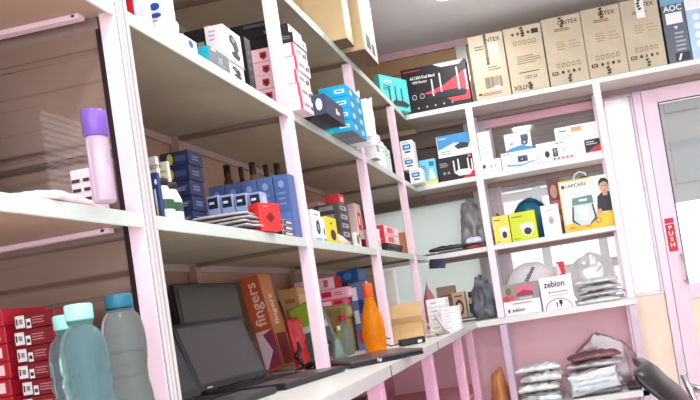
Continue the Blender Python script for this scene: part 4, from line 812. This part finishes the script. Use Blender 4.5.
loc, size = bgeo((503.5, 135.5), (529.5, 130), .07, YF+.005, zb)
box('blue_white_camera_box', 'white box with blue wave and a small camera, on the camera box', 'box', loc, size, (242, 246, 250), faces={'NX': (36, 40, 66)}, prints=[('Y', 'poly', [(0, 0), (1, 0), (1, .12), (.6, .3), (.25, .22), (0, .1)], (70, 140, 206)), ('Y', 'rect', .62, .5, .9, .85, (70, 90, 110)), ('Y', 'ell', .74, .42, .13, .16, (40, 52, 66)), ('Y', 'ell', .74, .42, .06, .08, (150, 180, 206)), ('Y', 'text', '85', .26, .42, .14, (50, 70, 120))])
bbox('white_watch_box', 'white box with two black round devices and red icons', 'box', (535.5, 144.5), (571, 138), .08, YF, Z1, (248, 248, 250), prints=[('Y', 'ell', .28, .42, .07, .17, (34, 36, 42)), ('Y', 'rect', .44, .24, .58, .66, (40, 42, 48)), ('Y', 'ell', .51, .52, .045, .1, (140, 144, 150)), ('Y', 'ell', .51, .36, .035, .07, (110, 114, 120)), ('Y', 'rect', .0, .04, .97, .10, (240, 196, 196))]+[('Y', 'ell', .46+.12*k, .14, .04, .05, (226, 70, 70)) for k in range(5)]+[('Y', 'lines', .66, .4, .9, .6, 2, (180, 184, 190)), ('Y', 'rect', .55, .84, .62, .9, (210, 60, 60)), ('Y', 'lines', .64, .83, .9, .9, 1, (90, 94, 100))])
bbox('white_large_box', 'large white box with orange logo and a dark inset picture', 'box', (554, 129), (596.5, 120.5), .06, YF+.09, Z1, (248, 248, 250), prints=[('Y', 'lines', .1, .84, .36, .92, 1, (70, 80, 100)), ('Y', 'rect', .38, .82, .62, .95, (226, 160, 110)), ('Y', 'lines', .1, .6, .38, .76, 3, (150, 200, 170)), ('Y', 'rect', .64, .16, 1, .52, (44, 44, 52)), ('Y', 'poly', [(.68, .16), (1, .16), (1, .36), (.86, .3)], (206, 60, 70)), ('Y', 'lines', .68, .36, .97, .48, 2, (200, 200, 206)), ('Y', 'poly', [(.42, .3), (.6, .3), (.6, .75), (.45, .7)], (238, 232, 246))])
# ==================================================================== BACK SHELF WITH THE YELLOW BOXES
GREYBAG = mat((150, 148, 152), .22, .1, var=.2, scale=18); CLEAR = sheet((226, 228, 230), .45, .22, .18, .3)
SILVER = mat((176, 180, 182), .24, .35, var=.25, scale=22); DSIL = mat((120, 120, 126), .25, .3, var=.3, scale=20)
g = U(470, 240, Y=4.03)
bag('grey_plastic_bag', 'crumpled grey plastic bag bunched against the back post', 'bag', (-.525, 4.10, Z2), (.17, .13, .30), GREYBAG, 5, .45, .85)
def flat(name, label, px, py, y, size, c, seed, rz=0, z=0, crump=.6, rough=.3):
    g = U(px, py, Y=y); return pouch(name, label, 'packet', (g.x, y, Z2+z), size, mat(c, rough, var=.2, scale=20), seed, rz, crump=crump)
flat('black_pouch', 'black flat pouch lying in the middle of the corner shelf', 448, 250, 3.985, (.22, .10, .035), (34, 32, 36), 71, .1, .021)
flat('grey_pouch', 'grey flat pouch at the left end of the corner shelf', 427, 256, 4.0, (.17, .14, .02), (120, 118, 122), 72, -.1, 0)
flat('dark_grey_pouch', 'dark grey cable pouch in front on the corner shelf', 452, 252, 3.975, (.18, .09, .018), (70, 68, 76), 73, .1, 0)
flat('red_pouch', 'dark red pouch beside the back post', 475, 247, 3.985, (.10, .09, .035), (150, 30, 46), 74, .1, .0)
flat('blue_white_packet', 'white packet with a blue patch under the grey bag', 474, 240, 3.985, (.10, .07, .05), (206, 216, 226), 75, .1, .036)
A = U(431, 259, Y=3.93); B = U(447, 267, Y=3.93)
tag(link('navy_pouch', pouchmesh(.10, .06, .012, 76, 14), mat((36, 42, 70), .35), None, ((A.x+B.x)/2, 3.88, Z2-.058), (math.radians(70), .1, 0)), 'navy pouch dangling over the corner shelf edge', 'packet')
DOME = [('Y', 'ell', .62, .48, .3, .12, (236, 240, 226)), ('Y', 'ell', .62, .34, .24, .2, (228, 232, 224)), ('Y', 'ell', .64, .3, .15, .125, (44, 44, 46)), ('Y', 'lines', .08, .82, .5, .88, 1, (90, 96, 40)), ('Y', 'lines', .08, .06, .4, .1, 1, (80, 84, 40))]
bbox('yellow_camera_box', 'yellow dome camera box next to the back post', 'box', (491.5, 217.5), (507.5, 214), .08, YF, Z2, (236, 222, 96), prints=DOME)
bbox('lime_camera_box', 'lime green dome camera box right of the yellow one', 'box', (508.5, 214.5), (534, 209), .09, YF, Z2, (206, 224, 40), faces={'X': (176, 206, 30)}, prints=DOME)
g = U(529, 215, Y=4.07)
t = empty('teal_bag', (-.15, 4.09, Z2), 'round teal carry bag behind the lime camera box', 'bag')
link('body', bagmesh(.24, .12, .27, 8, .04, 1.0), mat((20, 104, 140), .28, var=.3, scale=8), t)
link('zip_band', tube('zip', [(-.115, -.03, .13), (-.09, -.045, .20), (-.03, -.05, .25), (.05, -.048, .24), (.105, -.03, .16)], .006), mat((16, 60, 84), .4), t)
bbox('white_sensor_box', 'narrow white box with a small oval device before the teal bag', 'box', (540, 206.5), (557.5, 203), .045, YF+.003, Z2, (246, 244, 248), prints=[('Y', 'ell', .5, .5, .16, .14, (206, 190, 200)), ('Y', 'ell', .5, .48, .1, .09, (170, 160, 170)), ('Y', 'lines', .3, .8, .7, .85, 1, (170, 160, 170))])
bbox('maroon_box', 'maroon box with a face picture behind the laptop stand box', 'box', (546, 180.5), (559, 178), .09, YF+.085, Z2, (120, 60, 66), prints=[('Y', 'ell', .45, .78, .28, .12, (206, 150, 140)), ('Y', 'rect', .1, .45, .9, .62, (176, 96, 100)), ('Y', 'ell', .5, .3, .25, .1, (200, 140, 140))])
loc, size = bgeo((557.5, 182), (609.5, 173.5), .055, YF+.022, Z2)
YEL = (246, 196, 58); SK = (206, 160, 132)
o = box('stand_box', 'white and yellow box showing a man and a folding stand', 'box', loc, size, (248, 248, 248), faces={'NX': (240, 190, 60)}, prints=[('Y', 'poly', [(0, 0), (1, 0), (1, .30), (.6, .27), (.3, .2), (0, .14)], YEL), ('Y', 'rect', 0, .97, .6, 1, YEL), ('Y', 'rect', 0, .1, .02, 1, YEL),
    ('Y', 'ell', .08, .88, .035, .04, (60, 70, 74)), ('Y', 'text', 'LAPCARE', .33, .885, .07, (60, 70, 74)), ('Y', 'lines', .1, .7, .5, .78, 2, (216, 216, 220)),
    ('Y', 'poly', [(.66, .3), (1, .3), (1, .62), (.93, .67), (.8, .67), (.7, .6)], (34, 34, 38)), ('Y', 'poly', [(.64, .27), (.76, .27), (.74, .36), (.66, .36)], SK), ('Y', 'rect', .81, .6, .9, .72, SK), ('Y', 'ell', .85, .77, .085, .13, SK), ('Y', 'poly', [(.755, .78), (.76, .88), (.82, .94), (.9, .93), (.945, .87), (.945, .77), (.92, .84), (.86, .87), (.79, .84)], (28, 22, 20)), ('Y', 'ell', .82, .79, .012, .01, (40, 26, 22)), ('Y', 'ell', .88, .79, .012, .01, (40, 26, 22)), ('Y', 'lines', .825, .685, .875, .705, 1, (150, 80, 76)),
    ('Y', 'poly', [(.2, .5), (.62, .5), (.6, .66), (.22, .64)], (96, 140, 136)), ('Y', 'rect', .34, .56, .5, .60, (240, 244, 244)), ('Y', 'poly', [(.2, .5), (.62, .5), (.6, .2), (.5, .1), (.26, .1), (.16, .2)], (206, 220, 220)), ('Y', 'ell', .4, .38, .12, .08, (232, 240, 240)), ('Y', 'ell', .4, .25, .09, .06, (232, 240, 240)),
    ('Y', 'poly', [(.2, .48), (.23, .48), (.2, .22), (.3, .12), (.3, .09), (.16, .2)], (54, 74, 82)), ('Y', 'poly', [(.6, .48), (.57, .48), (.6, .22), (.5, .12), (.5, .09), (.64, .2)], (54, 74, 82)), ('Y', 'ell', .66, .15, .05, .05, (60, 54, 40)), ('Y', 'ell', .66, .15, .04, .04, YEL), ('Y', 'lines', .1, .06, .25, .1, 1, (190, 90, 60)), ('Y', 'lines', .4, .05, .55, .09, 1, (200, 110, 70))])
link('carry_handle', tube('handle', [(-.06, 0, size[2]-.001), (-.05, 0, size[2]+.03), (-.02, 0, size[2]+.045), (.015, 0, size[2]+.03), (.02, 0, size[2]-.001)], .005), mat((236, 236, 240), .3), o); part('handle_tag', (-.02, -.012, size[2]), (.025, .012, size[2]+.012), DARK, o)
g = U(498, 208, Y=4.1); bag('dark_cloth_bag', 'dark grey cloth bag behind the yellow camera box', 'bag', (g.x-.01, 4.10, Z2), (.10, .1, .19), mat((70, 70, 80), .6), 12, .3, .6)
# ==================================================================== BACK WORKTOP
g = U(484, 318, Y=4.0)
bag('clear_dark_bag', 'translucent grey plastic bag with dark things beside the back post', 'bag', (-.535, 4.075, Z3), (.165, .15, .27), mat((112, 114, 124), .2, var=.45, scale=14), 21, .5, .6)
bbox('kraft_box', 'brown kraft box with a dark ring print in the corner', 'box', (451.5, 294.5), (463.5, 290), .08, 4.0, Z3, (196, 164, 134), faces={'NX': (130, 104, 84)}, prints=[('Y', 'ell', .5, .5, .34, .26, (70, 56, 48)), ('Y', 'ell', .5, .5, .2, .15, (206, 176, 146)), ('Y', 'lines', .2, .82, .8, .92, 1, (90, 70, 56))])
bbox('kraft_box', 'plain brown box behind the ringed kraft box', 'box', (436, 289), (453, 284), .08, 4.09, Z3, (164, 138, 118), prints=[('Y', 'lines', .2, .6, .8, .8, 2, (120, 96, 80))])
g = U(429, 300, Y=3.9); bag('crimson_cloth', 'dusty red cloth bundle peaking behind the white cartons', 'cloth', (g.x, 3.9, Z3), (.14, .12, U(430, 284, Y=3.9).z-Z3), mat((176, 100, 116), .6), 83, .12, .15)
g = U(469, 300, Y=4.06); t = empty('small_bottle', (g.x, 4.13, Z3), 'small dark labelled bottle against the frosted pane', 'bottle')
link('body', lathe('body', [(.016, 0), (.017, .003), (.017, .13), (.010, .15)], 16), mat((210, 206, 200), .3), t); link('cap', lathe('cap', [(.011, .15), (.012, .151), (.012, .185), (.009, .186)], 16), mat((60, 58, 60), .4), t); link('label_band', lathe('band', [(.0174, .05), (.0174, .11)], 16, False), mat((80, 84, 76), .4), t)
for k in range(4):
    pouch('folded_sheet', 'flat glossy grey leaflet in front of the kraft boxes, %s' % ('lowest', 'second up', 'third up', 'topmost')[k], 'paper', (U(462, 322, Y=3.96).x+.01*k-.02, 3.95+.004*(k % 2), Z3+.009*k), (.22-.02*k, .07, .0085), mat(((214, 226, 226), (96, 104, 120), (226, 234, 234), (60, 66, 84))[k], .25, var=.15), 90+k, .12*k-.15, crump=.5, n=14)
bbox('screen_picture_box', 'grey and white box with a pink screen picture next to the post', 'box', (501, 287), (537, 279.5), .06, YF+.002, Z3, (240, 240, 242), prints=[('Y', 'rect', 0, .46, 1, 1, (150, 146, 148)), ('Y', 'rect', .38, .58, .84, .92, (230, 110, 130)), ('Y', 'poly', [(.38, .58), (.84, .58), (.84, .7), (.6, .78), (.38, .68)], (150, 60, 90)), ('Y', 'rect', .45, .49, .8, .54, (206, 204, 206)), ('Y', 'ell', .18, .78, .08, .13, (120, 110, 70)), ('Y', 'ell', .1, .55, .11, .1, (196, 70, 80)), ('Y', 'ell', .26, .57, .08, .08, (206, 90, 96)), ('Y', 'lines', .25, .34, .9, .4, 1, (130, 130, 136)), ('Y', 'text', 'zebion', .38, .16, .11, (60, 60, 66)), ('Y', 'ell', .12, .16, .03, .06, (60, 60, 66))])
g = U(528, 285, Y=4.06); t = empty('white_sack', (-.205, 4.09, Z3), 'domed white sack with dark lettering behind the picture box', 'bag')
link('body', bagmesh(.40, .13, .31, 31, .06, .8), mat((226, 222, 226), .45), t)
me = textmesh('zebion', mat((60, 56, 66), .5, var=0)); k = link('lettering', me, None, t); k.matrix_local = Matrix.Translation((-.01, -.060, .235)) @ Matrix.Rotation(math.radians(62), 4, 'X') @ Matrix.Rotation(math.radians(58), 4, 'Z') @ Matrix.Diagonal((.03, .03, 1, 1))
bbox('cable_box', 'white box with brand lettering and a black plug picture', 'box', (538.5, 279), (570.5, 273), .06, YF+.002, Z3, (246, 240, 246), prints=[('Y', 'text', 'zebion', .45, .76, .19, (40, 36, 44), 0, .9), ('Y', 'ell', .27, .52, .025, .03, (70, 60, 74)), ('Y', 'lines', .32, .49, .85, .55, 1, (150, 140, 154)), ('Y', 'lines', .25, .4, .85, .44, 1, (180, 170, 184)), ('Y', 'poly', [(.1, 0)]+[(.5-.42*math.cos(a*math.pi/10), .33*math.sin(a*math.pi/10)) for a in range(11)]+[(.9, 0)], (30, 28, 34)), ('Y', 'poly', [(.12, 0)]+[(.5-.40*math.cos(a*math.pi/10), .31*math.sin(a*math.pi/10)) for a in range(11)]+[(.88, 0)], (250, 246, 250)), ('Y', 'rect', .52, .14, .62, .27, (34, 32, 38)), ('Y', 'rect', .55, .06, .59, .14, (34, 32, 38)), ('Y', 'rect', .43, .06, .47, .22, (90, 86, 96))])
box('red_pouch_box', 'red wedge shaped packet peeping over the lettered box', 'box', (U(561, 270, Y=4.0).x, 4.0, Z3+.001), (.05, .03, U(559, 262, Y=4.0).z-Z3), (206, 44, 56), prints=[('Y', 'poly', [(.0, .70), (.5, .74), (.2, .97), (.0, .97)], (240, 206, 206))])
g = U(598, 290, Y=4.08); bag('clear_plastic_bag', 'large clear puffed plastic bag behind the silver pouches', 'bag', (g.x-.015, 4.098, Z3), (.29, .11, .30), CLEAR, 41, .2, .95)
for k in range(4):
    pouch('silver_pouch', 'silver grey pouch piled at the right end of the worktop, %s' % (ORD[k] if k < 3 else 'topmost'), 'pouch', (U(604, 300, Y=3.97).x+.012*((k*2) % 3)-.03, 3.978+.003*(k % 2), Z3+(0, .043, .078, .121)[k]), ((.25, .27, .24, .25)[k], .105, (.042, .034, .042, .034)[k]), SILVER if k % 3 else mat((200, 206, 206), .3, .2, var=.2, scale=20), 110+k*4, .10*((k % 3)-1), group='silver pouches on the worktop', crump=1.3)
# ==================================================================== LOWER BACK SHELF
spots = [(541, 392, .0, .255, (196, 204, 204)), (540, 385, .067, .26, (214, 220, 214)), (541, 378, .134, .26, (226, 228, 228)), (540, 368, .201, .27, (214, 218, 218)),
         (596, 392, .0, .30, (120, 122, 128)), (595, 384, .071, .31, (170, 176, 182)), (596, 376, .142, .31, (196, 196, 200)), (594, 366, .213, .34, (176, 170, 172)), (600, 360, .284, .30, (126, 84, 92)), (635, 388, .0, .075, (60, 56, 60))]
hts = (.070, .055, .062, .048, .062, .048, .052, .048, .046, .05); zc = [Z4, Z4]
for k, (px, py, dz, w_, c) in enumerate(spots):
    q = 0 if k < 4 else 1; zz = Z4 if k == 9 else zc[q]; zc[q] += hts[k]+.0012 if k < 9 else 0
    lab = ('silver pouch on the low back shelf, left heap, %s' % ('lowest', 'second up', 'third up', 'topmost')[k]) if k < 4 else ('shiny grey pouch on the low back shelf, right heap, %s' % ('lowest', 'second up', 'third up', 'fourth up', 'topmost')[k-4]) if k < 9 else 'dark packet at the right end of the low back shelf'
    rz_ = (-.06, .10, -.12, .05, .03, -.10, .14, -.06, .2, 0)[k]; dx = (.0, -.012, .006, -.015, 0, .012, -.012, .0, -.03, 0)[k]
    pouch('silver_pouch', lab, 'pouch', (U(px, py, Y=3.99).x+dx, 4.00+.018*q, zz), (w_, .14, hts[k]), mat(c, .24, .25, var=.3, scale=16), 130+k*3, rz_, group='pouches on the low back shelf', crump=1.3)
pouch('clear_pouch', 'large clear grey pouch leaning before the right heap on the low shelf', 'pouch', (U(594, 384, Y=3.93).x, 3.913, Z4+.088), (.30, .12, .012), sheet((190, 196, 202), .35, .25, .2, .3), 171, 0, (1.45, -.12), crump=1.2)
g = U(612, 352, Y=4.08)
bag('mauve_plastic_bag', 'clear mauve plastic bag draped behind the right heap', 'bag', (g.x-.07, 4.14, Z4+.0), (.40, .04, .30), sheet((190, 150, 160), .4, .2, .2, .3), 55, .35, .9)
g = U(497, 385, Y=4.05); bag('brown_plastic_bag', 'orange brown plastic bag on the floor left of the low shelf', 'bag', (-.508, 4.03, 0.001), (.15, .2, U(495, 371, Y=4.0).z), mat((196, 130, 82), .25, var=.25, scale=10), 61, .15, .9)
# ==================================================================== OFFICE CHAIR
T_ = U(642, 364, Y=1.5); Bm = U(674, 402, Y=1.5)
t = empty('office_chair', (.463, 1.60, 0), 'black padded office chair with chrome arm in the lower right corner', 'chair', rz=math.radians(85))
BL = mat((22, 22, 25), .32, var=.1)
def cush(name, a, b, m, par, bev=.03):
    bm = bmesh.new(); cuboid(bm, a, b); bmesh.ops.bevel(bm, geom=bm.edges[:], offset=bev, segments=4, affect='EDGES', profile=.6); return link(name, finish(bm, name, True), m, par)
cush('seat', (-.23, -.24, .42), (.23, .20, .50), BL, t)
# curved backrest: a padded shell swept from the seat up to the rolled top edge
bm = bmesh.new(); prof = [(.17, .47, .02), (.19, .56, .023), (.205, .64, .022), (.222, .70, .019), (.255, .75, .019), (.285, .78, .021), (.298, .80, .020), (.304, .814, .010)]
rings = []
for y, z, r in prof:
    ring = []
    for k in range(24):
        a = 2*math.pi*k/24; q = abs(math.cos(a))**.35*math.copysign(1, math.cos(a))
        wdt = .165-.05*max(0, (z-.7)/.12)**2
        ring.append(bm.verts.new((q*wdt, y+math.sin(a)*r+.03*(q*q), z)))
    rings.append(ring)
for k in range(len(rings)-1):
    for i in range(24): j = (i+1) % 24; bm.faces.new((rings[k][i], rings[k][j], rings[k+1][j], rings[k+1][i]))
bm.faces.new(rings[0][::-1]); bm.faces.new(rings[-1]); bk = link('backrest', finish(bm, 'backrest', True), BL, t)
for s_ in (-1, 1):
    x = s_*.235
    link('arm_frame', tube('arm', [(x, .20, .70), (x, .12, .665), (x, -.06, .655), (x, -.16, .62), (x, -.17, .5), (x*.9, -.1, .43)], .011), CHROME, t)
    cush('arm_pad', (x-.022, -.12, .664), (x+.022, .10, .688), BL, t, .008)
    link('back_support', tube('support', [(x*.86, .21, .74), (x*.86, .18, .62), (x*.86, .13, .46)], .009), CHROME, bk)
link('gas_lift', tube('lift', [(0, 0, .08), (0, 0, .425)], .028, 12), CHROME, t)
for k in range(5):
    a = k*2*math.pi/5; lg = link('base_leg', tube('leg', [(0, 0, .1), (.28*math.cos(a), .28*math.sin(a), .07)], .022), BL, t)
    link('castor', lathe('castor', [(.004, -.014), (.027, -.012), (.028, 0), (.027, .012), (.004, .014)], 14), BL, lg, (.28*math.cos(a), .28*math.sin(a), .03), (math.pi/2, 0, a))
